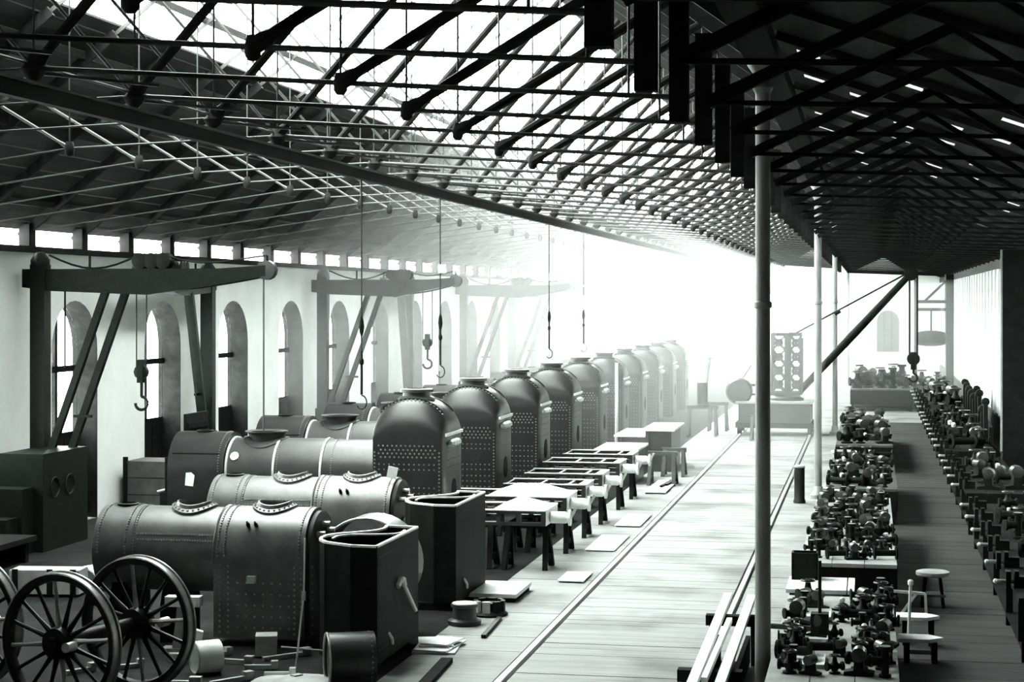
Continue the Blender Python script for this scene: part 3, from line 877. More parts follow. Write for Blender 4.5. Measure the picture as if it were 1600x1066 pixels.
MB().lathe([(.24, 0), (.24, .04), (.2, .06), (.2, .85)], (0, 0, 0), n=18).build('pipe', 'boiler', t, True)
MB().lathe([(.21, .85), (.25, 1.2), (.33, 1.75), (.36, 1.8), (.3, 1.8), (.2, 1.0)], (0, 0, 0), n=18).build('flared_cap', 'bright', t, True)
o = MB().cyl((-9.0, 68.9, 0), (-9.0, 68.9, 3.0), .055, n=10).lathe([(.09, 0), (.09, .05)], (-9.0, 68.9, 0), n=10).build('white_pole', 'bright')
tag(o, 'thin white pole standing among the hazy domed boilers', 'pole')
o.location = (0.98, -10.6, 0)

# ------------------------------------------------------------------ side tanks
def s_curve(x0, y0, x1, y1, bow, n=10):
    d = Vector((x1 - x0, y1 - y0, 0)); nrm = Vector((-d.y, d.x, 0)).normalized()
    return [(x0 + d.x * i / n + nrm.x * bow * math.sin(2 * PI * i / n), y0 + d.y * i / n + nrm.y * bow * math.sin(2 * PI * i / n)) for i in range(n + 1)]
def side_tank(loc, lab):
    t = thing('side_tank', lab, 'tank', loc, 0, 'open iron side tanks')
    H = 1.7
    outline = [(.0, 0), (.02, 2.15), (-.45, 2.2)] + s_curve(-.45, 2.2, -.95, .55, .16) + [(-.8, .3), (-.35, .02), (0, 0)]
    MB().wall_of(outline, .12, H, .03).build('shell', 'tank', t)
    MB().prism([(p[0] * .98, p[1]) for p in outline[:-1]], 'z', .1, .14).build('bottom_plate', 'tank', t)
    rim = MB()
    for p, q in zip(outline[:-1], outline[1:]):
        rim.beam((p[0], p[1], H), (q[0], q[1], H), .045, .03)
    rim.build('rim_angle', 'rim', t)
    MB().wall_of(s_curve(-.1, 1.9, -.85, .8, .2, 12), 1.2, H - .02, .02).build('inner_baffle', 'tank', t)
    rb = MB()
    c = s_curve(-.1, 1.9, -.85, .8, .2, 12)
    for p, q in zip(c[:-1], c[1:]): rb.beam((*p, H - .02), (*q, H - .02), .035, .025)
    rb.build('baffle_rim', 'rim', t)
    for y in (.1, 1.0, 1.95):
        MB().span(-.7, -.05, y - .07, y + .07, 0, .12).build('timber_block', 'timber', t)
    rv = MB()
    for i in range(18):
        rv.rivet((.016, .1 + i * .115, .3), (1, 0, 0), .014).rivet((.016, .1 + i * .115, 1.55), (1, 0, 0), .014)
    for i in range(13): rv.rivet((.016, .08, .3 + i * .1), (1, 0, 0), .014)
    o = rv.build('shell_rivets', 'boiler', t); o['kind'] = 'stuff'
    MB().path([(.02, .55, .45), (.06, .6, .36), (.05, .66, .28)], .02, 6).build('grab_handle', 'rim', t)
    return t
side_tank((-6.5, 23.65, 0), 'black open side tank nearest the camera with a bright S-shaped rim')
side_tank((-6.55, 28.6, 0), 'black open side tank behind the nearer one, bright rim, beside the low slab')
t = thing('wrench_lever', 'pale lever with a bent head hooked on the nearest side tank', 'lever', (-6.44, 24.9, 1.0), 0)
MB().path([(0, 0, .0), (.08, .35, -.42)], .028, 8).build('handle', 'rim', t)
MB().path([(-.02, -.3, .02), (0, -.2, .1), (0, -.05, .08), (0, 0, 0)], .045, 8).build('head', 'rim', t)
# big smokebox shell behind the nearest tank
t = thing('smokebox_shell', 'large iron ring shell with a pale upper edge behind the nearest side tank', 'shell', (-7.42, 26.35, 0), 0)
MB().lathe([(.7, 0), (.73, .0), (.73, .7), (.7, .7), (.7, 0)], (0, 0, 1.02), (0, 1, 0), 40, False).build('ring_plate', 'boiler', t, True)
MB().torus((0, 0, 1.02), (0, 1, 0), .72, .022, 40, 6).build('edge_ring', 'rim', t, True)
for sx in (-1, 1):
    MB().prism([(sx * .15, 0), (sx * .62, 0), (sx * .62, .55), (sx * .5, .5), (sx * .15, .3)], 'y', .1, .6).build('timber_chock', 'timber', t)
# open drum in front
t = thing('open_drum', 'short open iron drum lying on its side in the foreground', 'drum', (-6.55, 22.95, .34), math.radians(24))
MB().lathe([(.31, 0), (.34, .0), (.34, .62), (.31, .62), (.31, .04), (.02, .04)], (-.42, 0, 0), (1, 0, 0), 36, False).build('shell', 'boiler', t, True)
MB().torus((-.41, 0, 0), (1, 0, 0), .335, .018, 36, 6).build('mouth_ring', 'steel', t, True)
rv = MB()
for i in range(30):
    a = 2 * PI * i / 30
    rv.rivet((.14, .34 * math.cos(a), .34 * math.sin(a)), (0, math.cos(a), math.sin(a)), .014)
o = rv.build('drum_rivets', 'rivet', t); o['kind'] = 'stuff'
# small things at the tanks' feet
t = thing('flanged_disc', 'round flanged casting with a pale top beside the second side tank', 'casting', (-6.15, 27.5, 0))
MB().lathe([(.24, 0), (.26, .03), (.26, .07), (.19, .1), (.18, .26), (.21, .28), (.21, .32)], (0, 0, 0), n=24).build('body', 'boiler', t, True)
MB().lathe([(.19, .32), (.19, .335)], (0, 0, 0), n=24).build('machined_face', 'bright', t)
t = thing('gear_casting', 'small dark toothed casting behind the round flanged casting', 'casting', (-5.95, 28.4, 0))
MB().lathe([(.27, 0), (.3, .03), (.27, .06), (.15, .08), (.15, .2)], (0, 0, 0), n=20).build('body', 'iron', t, True)
for i in range(8):
    a = 2 * PI * i / 8
    MB().box((.22 * math.cos(a), .22 * math.sin(a), .14), (.06, .12, .2), a).build('tooth', 'steel' if i in (5, 6) else 'iron', t)
t = thing('plate_pile', 'untidy pile of pale flat sheets on the floor by the nearest side tank', 'pile', (-6.12, 25.6, 0))
for k, (dx, dy, rz, sx, sy) in enumerate(((0, 0, .1, .62, 1.0), (.04, -.05, -.1, .5, .9), (-.05, .08, .25, .5, .7), (.06, .02, -.2, .42, .6))):
    MB().box((dx, dy, .012 + k * .026), (sx, sy, .022), rz).build('sheet', 'bright', t)
def slab(x0, x1, y0, y1, z, lab, rz=0, mat='bright'):
    t = thing('floor_slab', lab, 'slab', ((x0 + x1) / 2, (y0 + y1) / 2, 0), rz, 'pale slabs lying along the row')
    a, b = (x1 - x0) / 2, (y1 - y0) / 2
    MB().span(-a, a, -b, b, z * .55, z).build('top_sheet', mat, t)
    MB().span(-a + .03, a - .03, -b + .03, b - .03, 0, z * .55).build('bearer', 'timber', t)
slab(-6.55, -5.75, 29.6, 31.0, .14, 'thick pale slab on the floor beside the second side tank')
slab(-5.45, -4.98, 31.9, 33.0, .04, 'thin pale sheet on the floor beside the nearest casting')
slab(-5.55, -4.98, 40.0, 42.2, .04, 'thin pale sheet on the floor beside the fourth casting')
slab(-5.75, -5.2, 47.0, 50.2, .05, 'long pale board stack on the floor before the flat-topped boxes')
slab(-5.6, -5.0, 36.0, 38.4, .03, 'wide pale sheet on the floor past the nearest trestles')
o = MB().beam((-5.6, 21.6, .03), (-5.75, 24.6, .03), .16, .06).build('floor_timber', 'timber'); tag(o, 'dark timber lying on the pale floor beside the open drum', 'timber')
o = MB().beam((-5.62, 26.4, .03), (-5.7, 28.0, .03), .07, .05).build('floor_bar', 'iron'); tag(o, 'thin dark bar lying on the floor past the pile of sheets', 'bar')
for k, (x, y) in enumerate(((-5.45, 48.2), (-5.35, 48.6))):
    o = MB().beam((x, y, .08), (x + .12, y + 1.6, .08), .07, .05).build('floor_bar', 'iron'); tag(o, 'dark bar lying on the long pale board stack, %s one' % ['outer', 'inner'][1 - k], 'bar')

# ------------------------------------------------------------------ driving wheels
def wheelset(c1, c2, R, lab):
    c1, c2 = Vector(c1), Vector(c2)
    ax = (c2 - c1); L = ax.length; ax.normalize()
    t = thing('driving_wheelset', lab, 'wheelset', (c1.x, c1.y, 0), 0, 'spoked driving wheelsets')
    z = Vector((0, 0, R))
    MB().lathe([(.09, -.2), (.09, L + .2)], z, ax, 14).build('axle', 'wheel', t, True)
    d, a, b = MB.frame(ax)
    for s in (0, L):
        o = z + d * s
        wh = MB().lathe([(R - .09, -.06), (R - .015, -.06), (R - .015, .05), (R - .09, .06), (R - .11, 0), (R - .09, -.06)], o, ax, 56, False).build('wheel_rim', 'wheel', t, True)
        MB().lathe([(R - .016, -.07), (R, -.065), (R - .003, .03), (R + .018, .045), (R + .018, .07), (R - .016, .072)], o, ax, 56, False).build('tyre', 'tyre', wh, True)
        MB().lathe([(.09, -.13), (.19, -.12), (.21, 0), (.19, .12), (.09, .13)], o, ax, 20).build('hub', 'wheel', wh, True)
        n = 16
        sg = -1 if s == 0 else 1
        MB().lathe([(.06, 0), (.06, .16)], o + a * .28 + d * sg * .1, d * sg, 12).build('crank_pin', 'steel', wh, True)
        for i in range(n):
            th = 2 * PI * (i + .3) / n
            e = a * math.cos(th) + b * math.sin(th)
            MB().lathe([(.04, 0), (.026, .25), (.024, R - .33), (.034, R - .27)], o + e * .18, e, 7).build('spoke', 'wheel' if i % 4 else 'tyre', wh, True)
    return t
wheelset((-9.64, 20.66, 0), (-9.27, 22.14, 0), .85, 'big spoked driving wheelset nearest the camera, one wheel behind the other')
wheelset((-11.83, 20.32, 0), (-11.46, 21.8, 0), .85, 'spoked driving wheelset mostly cut off at the picture edge')

# scraps and fittings on the dark ground by the wheels
def scrap(name, lab, cat, loc, rz, build, group='scraps on the dark ground'):
    t = thing(name, lab, cat, loc, rz, group)
    build(t)
    return t
def b_bracket(t):
    MB().span(-.25, .25, -.06, .06, 0, .12).build('foot', 'steel', t)
    MB().prism([(-.06, .12), (.2, .12), (.24, .42), (.12, .46)], 'y', -.05, .05).build('horn', 'bright', t)
scrap('horn_bracket', 'pale iron horn bracket seen through the rear big wheel', 'bracket', (-9.3, 23.9, 0), .2, b_bracket)
def b_roll(t):
    MB().lathe([(.2, 0), (.22, 0), (.22, .34), (.2, .34), (.2, 0)], (-.17, 0, .22), (1, .2, 0), 28, False).build('shell', 'bright', t, True)
    MB().torus((-.17, 0, .22), (1, .2, 0), .21, .014, 28, 6).build('edge', 'steel', t, True)
scrap('sheet_roll', 'short white rolled sheet lying beside the big wheels', 'roll', (-8.72, 23.2, 0), .5, b_roll)
def b_block(t):
    MB().box((0, 0, .16), (.3, .34, .28), .2).build('block', 'bench', t)
    MB().span(-.22, .22, -.2, .2, 0, .02).build('skid', 'timber', t)
scrap('cast_block', 'pale square block on the ground below the nearest boiler', 'block', (-8.35, 24.55, 0), .1, b_block)
def b_arch(t):
    m = MB()
    for i in range(10):
        a, b = PI * i / 10, PI * (i + 1) / 10
        m.beam((.34 * math.cos(a), 0, .05 + .34 * math.sin(a)), (.34 * math.cos(b), 0, .05 + .34 * math.sin(b)), .3, .03)
    m.build('arched_sheet', 'bright', t)
    MB().span(-.4, .4, -.12, .12, 0, .05).build('sole', 'timber', t)
scrap('arched_sheet', 'pale arched sheet standing behind the cut-off wheel', 'sheet', (-13.3, 29.6, .0), -.2, b_arch)
def b_crate(t):
    MB().span(-.6, .6, -.25, .25, .05, .45).build('box_body', 'bench', t)
    for x in (-.5, .1, .5):
        MB().span(x - .05, x + .05, -.27, -.25, .03, .47).build('batten', 'timber', t)
    MB().span(-.55, -.4, -.2, .2, 0, .05).span(.4, .55, -.2, .2, 0, .05).build('runner', 'timber', t)
scrap('crate', 'pale battened crate behind the cut-off wheel', 'crate', (-13.7, 28.9, 0), .12, b_crate)
def b_stand(t):
    MB().box((0, 0, .72), (.5, .2, .14)).build('head', 'bright', t)
    MB().beam((-.1, 0, 0), (-.02, 0, .66), .12, .12).build('stem', 'bench', t)
    MB().span(-.3, .3, -.12, .12, 0, .06).build('foot', 'steel', t)
scrap('bearing_stand', 'pale bearing block on a stem between the rear wheel and the boiler', 'stand', (-9.6, 24.6, 0), .1, b_stand)
SB = [(-9.9, 23.3), (-9.0, 24.3), (-8.6, 23.9), (-8.1, 23.6), (-8.2, 22.7), (-7.7, 23.2), (-10.4, 22.9), (-9.7, 21.8), (-10.0, 21.5), (-8.0, 24.4), (-7.5, 22.6), (-8.9, 22.4)]
for k, (x, y) in enumerate(SB):
    L = random.uniform(.35, .8)
    a = random.uniform(-.3, 1.0)
    o = MB().beam((-L / 2 * math.cos(a), -L / 2 * math.sin(a), .035), (L / 2 * math.cos(a), L / 2 * math.sin(a), .035), .06, .06).beam((L * .3 * math.cos(a), L * .3 * math.sin(a), .09), (L / 2 * math.cos(a), L / 2 * math.sin(a), .09), .1, .06).build('iron_bar', 'steel' if k % 2 else 'bench')
    o.location = (x, y, 0)
    tag(o, 'short pale iron bar scattered on the dark ground near the wheels', 'bar', 'iron bars on the dark ground')
t = thing('spilled_lime', 'pale spilled heap on the ground at the bottom edge', 'heap', (-7.25, 22.75, 0)); m = MB()
n = 12
for k in range(4):
    cx, cy, r, h = ((0, 0, .55, .1), (.35, .1, .35, .07), (-.4, .12, .34, .06), (.1, .32, .3, .05))[k]
    m.lathe([(r, 0), (r * .8, h * .6), (r * .4, h), (.02, h * 1.05)], (cx, cy, 0), n=14)
m.build('mound', 'bench', t, True)
t = thing('scribing_stand', 'thin upright pale rod with clamps standing before the nearest side tank', 'gauge', (-7.55, 23.75, 0))
MB().cyl((0, 0, .95), (.02, 0, 1.78), .013, n=6).build('upper_rod', 'rim', t)
MB().cyl((-.08, -.1, 0), (0, 0, 1.0), .014, n=6).build('lower_rod', 'rim', t)
MB().lathe([(.03, 0), (.03, .12)], (0, 0, .93), n=8).build('clamp', 'steel', t)
MB().cyl((-.3, -.05, .3), (.3, -.05, .27), .012, n=6).build('cross_bar', 'steel', t)

# ------------------------------------------------------------------ dark things along the arched wall
t = thing('wall_machine', 'dark stepped machine casing at the foot of the nearest wall crane', 'machine', (-16.6, 34.4, 0))
MB().span(-.45, .5, -.7, 1.4, 0, 1.95).build('casing', 'iron', t)
MB().span(-.6, .3, -1.2, -.7, 0, 1.3).build('step', 'iron', t)
MB().span(-.6, .2, -1.7, -1.2, 0, .75).build('low_step', 'iron', t)
for yy in (-.2, .5):
    MB().torus((.52, yy, 1.25), (1, 0, 0), .2, .015, 20, 6).build('hand_ring', 'iron', t, True)
t = thing('low_bench', 'low dark bench along the foot of the arched wall', 'bench', (-16.2, 31.0, 0))
MB().span(-.6, .5, -2.2, 1.6, .4, .5).build('top', 'timber', t)
for yy in (-2.0, -.2, 1.4):
    MB().span(-.5, .4, yy - .06, yy + .06, 0, .4).build('support', 'timber', t)
t = thing('packing_case', 'grey boarded packing case standing by the second arched opening', 'case', (-16.75, 41.2, 0))
for k in range(3):
    MB().span(-.55, .5, -.6, .5, .02 + k * .4, .4 + k * .4).build('case_board', 'timber_mid', t)
MB().span(-.6, -.5, -.64, -.56, 0, 1.3).span(.45, .55, -.64, -.56, 0, 1.3).build('corner_post', 'timber', t)
t = thing('leaning_door', 'tall dark door leaf leaning by the second arched opening', 'door leaf', (-16.55, 43.3, 0))
MB().span(-.06, .02, -.75, .75, 0, 2.2).build('leaf', 'door', t)
for z in (.3, 1.1, 1.9):
    MB().span(.02, .05, -.7, .7, z - .07, z + .07).build('ledge', 'timber', t)
t = thing('iron_bar_rack', 'pale bent bar resting against the packing case', 'bar', (-15.6, 40.6, 0))
MB().path([(-.9, 0, .5), (.1, 0, .75), (.75, 0, 1.0), (.8, 0, 1.25)], .03, 6).build('bar', 'rim', t)
MB().span(-.8, -.6, -.1, .1, 0, .48).span(.6, .75, -.1, .1, 0, .92).build('prop', 'timber', t)

# ------------------------------------------------------------------ lattice mast jib crane on the rails
t = thing('jib_crane', 'travelling jib crane with a pierced iron mast and long slanting jib', 'crane', (-3.3, 69.0, 0))
MB().span(-1.6, 1.2, -1.2, 1.2, .3, .5).build('deck_frame', 'timber', t)
MB().span(-1.5, 1.15, -1.1, 1.1, .5, 1.22).build('ballast_box', 'boiler', t)
MB().span(-1.6, 1.22, -1.2, 1.2, 1.2, 1.27).build('deck', 'bench', t)
for x in (-1.48, 1.1):
    for y in (-.8, .8):
        MB().lathe([(.05, -.08), (.19, -.07), (.17, .05), (.22, .06), (.22, .08), (.05, .09)], (x, y, .235), (1, 0, 0), 16).build('road_wheel', 'iron', t, True)
MB().lathe([(.62, 1.27), (.62, 1.36), (.5, 1.42), (.5, 1.5)], (.25, 0, 0), n=24).build('turntable', 'boiler', t, True)
for sy in (-.45, .45):
    fr = MB().span(-.34, -.24, sy - .05, sy + .05, 1.5, 3.75).span(.72, .82, sy - .05, sy + .05, 1.5, 3.6).span(.16, .38, sy - .07, sy + .07, 1.5, 3.8)
    fr.span(-.34, .82, sy - .05, sy + .05, 1.5, 1.6).span(-.34, .78, sy - .05, sy + .05, 3.68, 3.8)
    fr.build('mast_frame', 'boiler', t)
    lt = MB()
    for k in range(4):
        z0, z1 = 1.6 + k * .52, 1.6 + (k + 1) * .52
        for xa, xb in ((-.29, .16), (.38, .77)):
            lt.beam((xa, sy, z0), (xb, sy, z1), .05, .06).beam((xb, sy, z0), (xa, sy, z1), .05, .06)
    lt.build('mast_lattice', 'boiler', t)
    for k in range(4):
        z = 1.86 + k * .52
        for x in (-.065, .575):
            MB().torus((x, sy, z), (0, 1, 0), .12, .03, 14, 5).build('lattice_ring', 'boiler', t, True)
MB().lathe([(.13, 0), (.15, 2.0), (.16, 3.0), (.12, 5.95)], (.72, 0, 1.62), (4.02, 0, 4.36), 14).build('jib', 'iron', t, True)
for sy in (-.16, .16):
    MB().cyl((.5, sy, 3.75), (4.7, sy * .6, 6.05), .035, n=6).build('jib_stay', 'iron', t)
    MB().cyl((2.0, sy, 4.5), (2.2, sy, 4.62), .07, n=8).build('stay_buckle', 'iron', t)
MB().lathe([(.06, -.14), (.26, -.12), (.2, 0), (.26, .12), (.06, .14)], (4.78, 0, 6.0), (0, 1, 0), 16).build('jib_pulley', 'iron', t, True)
for x in (4.72, 5.0):
    MB().cyl((x, 0, 2.9), (x, 0, 5.95), .035, n=6).build('fall_chain', 'iron', t)
MB().lathe([(.05, -.14), (.24, -.12), (.24, .12), (.05, .14)], (4.86, 0, 2.85), (0, 1, 0), 14).span(4.76, 4.96, -.1, .1, 2.45, 3.1).build('fall_block', 'iron', t, True)
MB().path([(4.86, 0, 2.5), (4.86, 0, 2.3)] + [(4.86 + .15 * math.sin(a), 0, 2.15 + .15 * math.cos(a)) for a in [i * PI / 6 for i in range(0, 10)]], .04, 6).build('hook_bill', 'iron', t)
MB().lathe([(.1, -.3), (.42, -.28), (.5, -.1), (.5, .1), (.42, .28), (.1, .3)], (-1.55 + .05, -.6, 1.62), (0, 1, 0), 20).build('counterweight', 'boiler', t, True)
for z in (1.5, 1.85):
    MB().beam((-1.4, -.6, z), (-.2, -.3, z), .08, .08).build('counterweight_arm', 'boiler', t)
MB().beam((-1.7, -.6, 1.6), (-1.05, -.6, 2.6), .04, .04).build('tiller', 'boiler', t)

# ------------------------------------------------------------------ fitters' benches and small fittings in the aisle
def bench(x0, x1, y0, y1, z, lab, top='bench', grp='fitting benches beside the columns', front=True):
    t = thing('fitting_bench', lab, 'bench', ((x0 + x1) / 2, (y0 + y1) / 2, 0), 0, grp)
    a, b = (x1 - x0) / 2, (y1 - y0) / 2
    n = 3
    for k in range(n):
        xa = -a + 2 * a * k / n
        MB().span(xa + .006, xa + 2 * a / n - .006, -b, b, z - .06, z).build('top_plank', top, t)
    m = max(2, int(2 * b / 2.5) + 1)
    for k in range(m):
        y = -b + .12 + (2 * b - .24) * k / (m - 1)
        for sx in (-1, 1):
            MB().span(sx * (a - .1) - .05, sx * (a - .1) + .05, y - .05, y + .05, 0, z - .06).build('leg', 'timber', t)
    if front:
        MB().span(a - .05, a - .02, -b, b, .12, z - .06).build('side_board', 'timber', t)
        MB().span(-a, a, -b + .02, -b + .05, .3, z - .06).build('end_board', 'timber', t)
    MB().span(-a + .05, a - .05, -b + .1, b - .1, .16, .2).build('shelf', 'timber', t)
    return t
bench(-1.15, .32, 20.0, 26.3, .8, 'pale cluttered bench right beside the nearest column')
bench(-1.12, .42, 29.6, 39.6, .8, 'cluttered bench behind the pale step board, second along the aisle', 'bench')
bench(-1.0, .6, 41.5, 49.5, .8, 'dark cluttered bench past the second column base', 'timber_mid')
bench(-1.0, .65, 54.0, 66.0, .8, 'far cluttered bench past the third column', 'timber_mid')
bench(-.9, 1.9, 84.0, 92.0, 1.0, 'hazy bench heaped with castings at the aisle end', 'timber_mid')
for k, (y0, y1) in enumerate(((26.0, 38.0), (40.0, 49.0), (51.0, 68.0), (70.0, 92.0))):
    bench(2.0, 3.35 if k < 3 else 3.6, y0, y1, .9, 'long dark bench along the board wall, %s from the camera' % ORD[k], 'timber', 'benches along the board wall')

def f_valve():
    t = thing('iron_valve', '', 'valve')
    MB().lathe([(.1, 0), (.1, .025), (.05, .04), (.085, .1), (.09, .15), (.05, .2), (.035, .28)], (0, 0, 0), n=12).build('body', 'iron', t, True)
    MB().lathe([(.08, -.16), (.08, -.13), (.05, -.12), (.05, .12), (.08, .13), (.08, .16)], (0, 0, .12), (1, 0, 0), 12).build('flanged_branch', 'iron', t, True)
    w = MB().torus((0, 0, .31), (0, 0, 1), .09, .014, 14, 5)
    for i in range(2):
        a = PI * i / 2
        w.beam((-.09 * math.cos(a), -.09 * math.sin(a), .31), (.09 * math.cos(a), .09 * math.sin(a), .31), .016, .012)
    w.build('hand_wheel', 'boiler', t, True)
    return t
def f_pipe():
    t = thing('flanged_pipe', '', 'pipe')
    MB().lathe([(.055, 0), (.055, .4)], (-.2, 0, .11), (1, 0, 0), 12).build('tube', 'iron', t, True)
    for x in (-.2, .17):
        MB().lathe([(.11, 0), (.11, .03)], (x, 0, .11), (1, 0, 0), 14).build('flange', 'iron', t, True)
    return t
def f_bracket():
    t = thing('cast_bracket', '', 'bracket')
    MB().prism([(-.17, 0), (.17, 0), (.17, .04), (.06, .06), (.05, .2), (-.05, .2), (-.06, .06), (-.17, .04)], 'y', -.09, .09).build('web', 'iron', t)
    MB().lathe([(.04, -.11), (.085, -.1), (.085, .1), (.04, .11)], (0, 0, .24), (0, 1, 0), 12).build('boss', 'boiler', t, True)
    return t
def f_lid():
    t = thing('dished_cover', '', 'cover')
    MB().lathe([(.17, 0), (.17, .03), (.12, .05), (.06, .1), (.03, .11)], (0, 0, 0), n=16).build('dish', 'iron', t, True)
    MB().lathe([(.025, .1), (.04, .13), (.04, .17), (.02, .19)], (0, 0, 0), n=10).build('knob', 'rim', t, True)
    return t
def f_tee():
    t = thing('pipe_tee', '', 'pipe tee')
    MB().lathe([(.07, 0), (.07, .03), (.045, .04), (.045, .3), (.07, .31), (.07, .34)], (0, 0, 0), n=12).build('riser', 'iron', t, True)
    MB().lathe([(.045, 0), (.045, .14), (.07, .15), (.07, .18)], (0, 0, .18), (1, .3, 0), 12).build('branch', 'iron', t, True)
    MB().lathe([(.06, .34), (.06, .345)], (0, 0, 0), n=12).build('machined_face', 'steel', t)
    return t
protos = [(f_valve(), 'small black valve'), (f_pipe(), 'short black flanged pipe'), (f_bracket(), 'small black cast bracket'),
          (f_lid(), 'small dished black cover'), (f_tee(), 'short black pipe tee')]
used = [False] * 5
def scatter(x0, x1, y0, y1, z, nx, ny, where, jit=.3, sc=(.85, 1.25), keep=lambda i, j: True):
    for j in range(ny):
        for i in range(nx):
            if not keep(i, j): continue
            k = random.choice((0, 0, 1, 2, 3, 4, 2))
            p, kind = protos[k]
            dx, dy = (x1 - x0) / nx, (y1 - y0) / ny
            x = x0 + (i + .5 + random.uniform(-jit, jit)) * dx
            y = y0 + (j + .5 + random.uniform(-jit, jit)) * dy
            lab = kind + ' on ' + where
            s = random.uniform(*sc); rz = random.uniform(-.5, .5) + random.choice((0, PI))
            if not used[k]:
                KIDS.setdefault(p.name, list(p.children))
                p.location = (x, y, z); p.rotation_euler = (0, 0, rz); p.scale = (s, s, s); p['label'] = lab; p['group'] = 'fittings on ' + where
                used[k] = True
            else:
                dup(p, (x, y, z), rz, lab, 'fittings on ' + where, (s, s, s))
scatter(-1.05, .3, 20.6, 26.2, .8, 5, 15, 'the nearest bench beside the column', .25, (.6, 1.05), lambda i, j: i not in (1, 2) or j % 3 == 0)
scatter(-1.02, .36, 29.8, 39.4, .8, 5, 17, 'the bench behind the pale step', .25, (.65, 1.15))
scatter(-.9, .5, 41.7, 49.3, .8, 4, 11, 'the dark bench past the second column', .25, (.8, 1.3))
scatter(-.9, .55, 54.3, 65.8, .8, 3, 11, 'the far bench past the third column', .25, (1.1, 1.8))
scatter(-.8, 1.8, 84.3, 91.7, 1.0, 5, 4, 'the hazy bench at the aisle end', .2, (1.6, 3.0))
scatter(2.3, 3.25, 27, 37.6, .9, 2, 9, 'the nearest bench along the board wall', .25, (.9, 1.4))
scatter(2.35, 3.25, 40.5, 48.6, .9, 2, 7, 'the second bench along the board wall', .25, (1, 1.6))
scatter(2.3, 3.2, 51.5, 67.6, .9, 2, 12, 'the third bench along the board wall', .25, (1.2, 2.0))
scatter(2.3, 3.4, 71, 91, .9, 2, 9, 'the fourth bench along the board wall', .25, (1.6, 2.6))
# vices along the front edge of the wall benches
t = thing('bench_vice', '', 'vice', (0, 0, 0), 0, 'vices along the wall benches')
MB().span(-.1, .12, -.09, .09, 0, .16).span(-.1, -.04, -.11, .11, .16, .24).build('fixed_jaw', 'iron', t)
MB().span(-.22, -.15, -.1, .1, -.02, .23).build('moving_jaw', 'iron', t)
MB().cyl((-.36, 0, .08), (-.1, 0, .08), .03, n=8).build('screw', 'steel', t)
MB().cyl((-.34, -.16, .1), (-.34, .16, .06), .014, n=6).build('handle', 'steel', t)
MB().lathe([(.01, -.035), (.035, -.015), (.035, .015), (.01, .035)], (-.36, 0, .08), (1, 0, 0), 10).build('screw_head', 'rim', t, True)
KIDS[t.name] = list(t.children)
vy = [27, 29, 31, 33, 35, 37, 41, 43, 45, 47, 48.6, 52, 54.2, 56.4, 58.6, 60.8, 63, 65.2, 67.2, 71, 74, 77, 80, 83]
for k, y in enumerate(vy):
    b = 0 if y < 39 else 1 if y < 50 else 2 if y < 69 else 3
    lab = 'bench vice on the edge of the %s bench along the board wall' % ORD[b]
    if k == 0:
        t.location = (2.12, y, .9); t['label'] = lab
    else:
        dup(t, (2.12, y, .9), 0, lab)
# sloping rack of dark tools on the second bench, silhouetted on the board wall
t = thing('tool_rack', 'dark sloping rack with upright levers against the pale board wall', 'rack', (3.2, 61.0, .9))
MB().prism([(-6.8, 0), (6.8, 0), (6.8, 1.25), (0, .75), (-6.8, .45)], 'x', .16, .26).build('back_board', 'timber', t)
for k in range(9):
    y = -6.2 + k * 1.5
    h = .8 + .05 * k + (.35 if k in (0, 2, 3) else 0)
    MB().beam((.1, y, 0), (.1, y + .12, h), .12, .16).build('lever', 'iron', t)
    MB().lathe([(.02, -.1), (.12, -.06), (.12, .06), (.02, .1)], (.1, y + .12, h), (0, 1, 0), 10).build('lever_knob', 'iron', t, True)
# items in and around the aisle
t = thing('step_board', 'broad pale board lying in front of the second bench', 'board', (-.66, 28.5, 0))
MB().span(-.6, .3, -.5, .8, .56, .62).build('board', 'bright', t)
MB().span(.32, .42, -.5, .8, .56, .62).build('end_strip', 'bright', t)
MB().span(-.55, -.45, -.45, .75, 0, .56).build('bearer', 'timber', t)
MB().span(.25, .38, -.45, .75, 0, .56).build('bearer', 'timber', t)
t = thing('iron_box', 'black open iron box standing at the end of the second bench', 'box', (-1.02, 29.1, .62))
MB().wall_of([(-.18, -.14), (.2, -.14), (.2, .16), (-.18, .16), (-.18, -.14)], 0, .42, .03).build('shell', 'iron', t)
MB().span(-.17, .19, -.13, .15, 0, .03).build('bottom', 'iron', t)
t = thing('bollard', 'short round dark bollard standing beside the rail before the second column', 'bollard', (-1.72, 45.6, 0))
MB().lathe([(.15, 0), (.15, .06), (.13, .1), (.13, .86), (.14, .88)], (0, 0, 0), n=18).build('barrel', 'boiler_dark', t, True)
MB().lathe([(.14, .88), (.14, .92), (.1, .94)], (0, 0, 0), n=18).build('cap', 'bench', t, True)
t = thing('upright_crate', 'grey upright case at the end of the dark bench past the second column', 'case', (-.85, 40.9, 0))
MB().span(-.16, .16, -.2, .2, 0, .78).build('body', 'timber_mid', t)
MB().span(-.18, .18, -.22, .22, .78, .82).build('lid', 'bench', t)
t = thing('white_pot', 'pale round pot beside the base of the third column', 'pot', (-.75, 53.3, 0))
MB().lathe([(.2, 0), (.28, .3), (.33, .6), (.36, .62), (.36, .67), (.3, .67), (.26, .3)], (0, 0, 0), n=20).build('bowl', 'bench', t, True)
MB().torus((0, 0, .66), (0, 0, 1), .345, .03, 20, 6).build('lip', 'bright', t, True)
t = thing('round_stool', 'round-topped stool standing in the dark aisle', 'stool', (1.0, 30.6, 0))
MB().lathe([(.25, .5), (.27, .52), (.27, .57), (.24, .58)], (0, 0, 0), n=24).build('seat', 'bench', t, True)
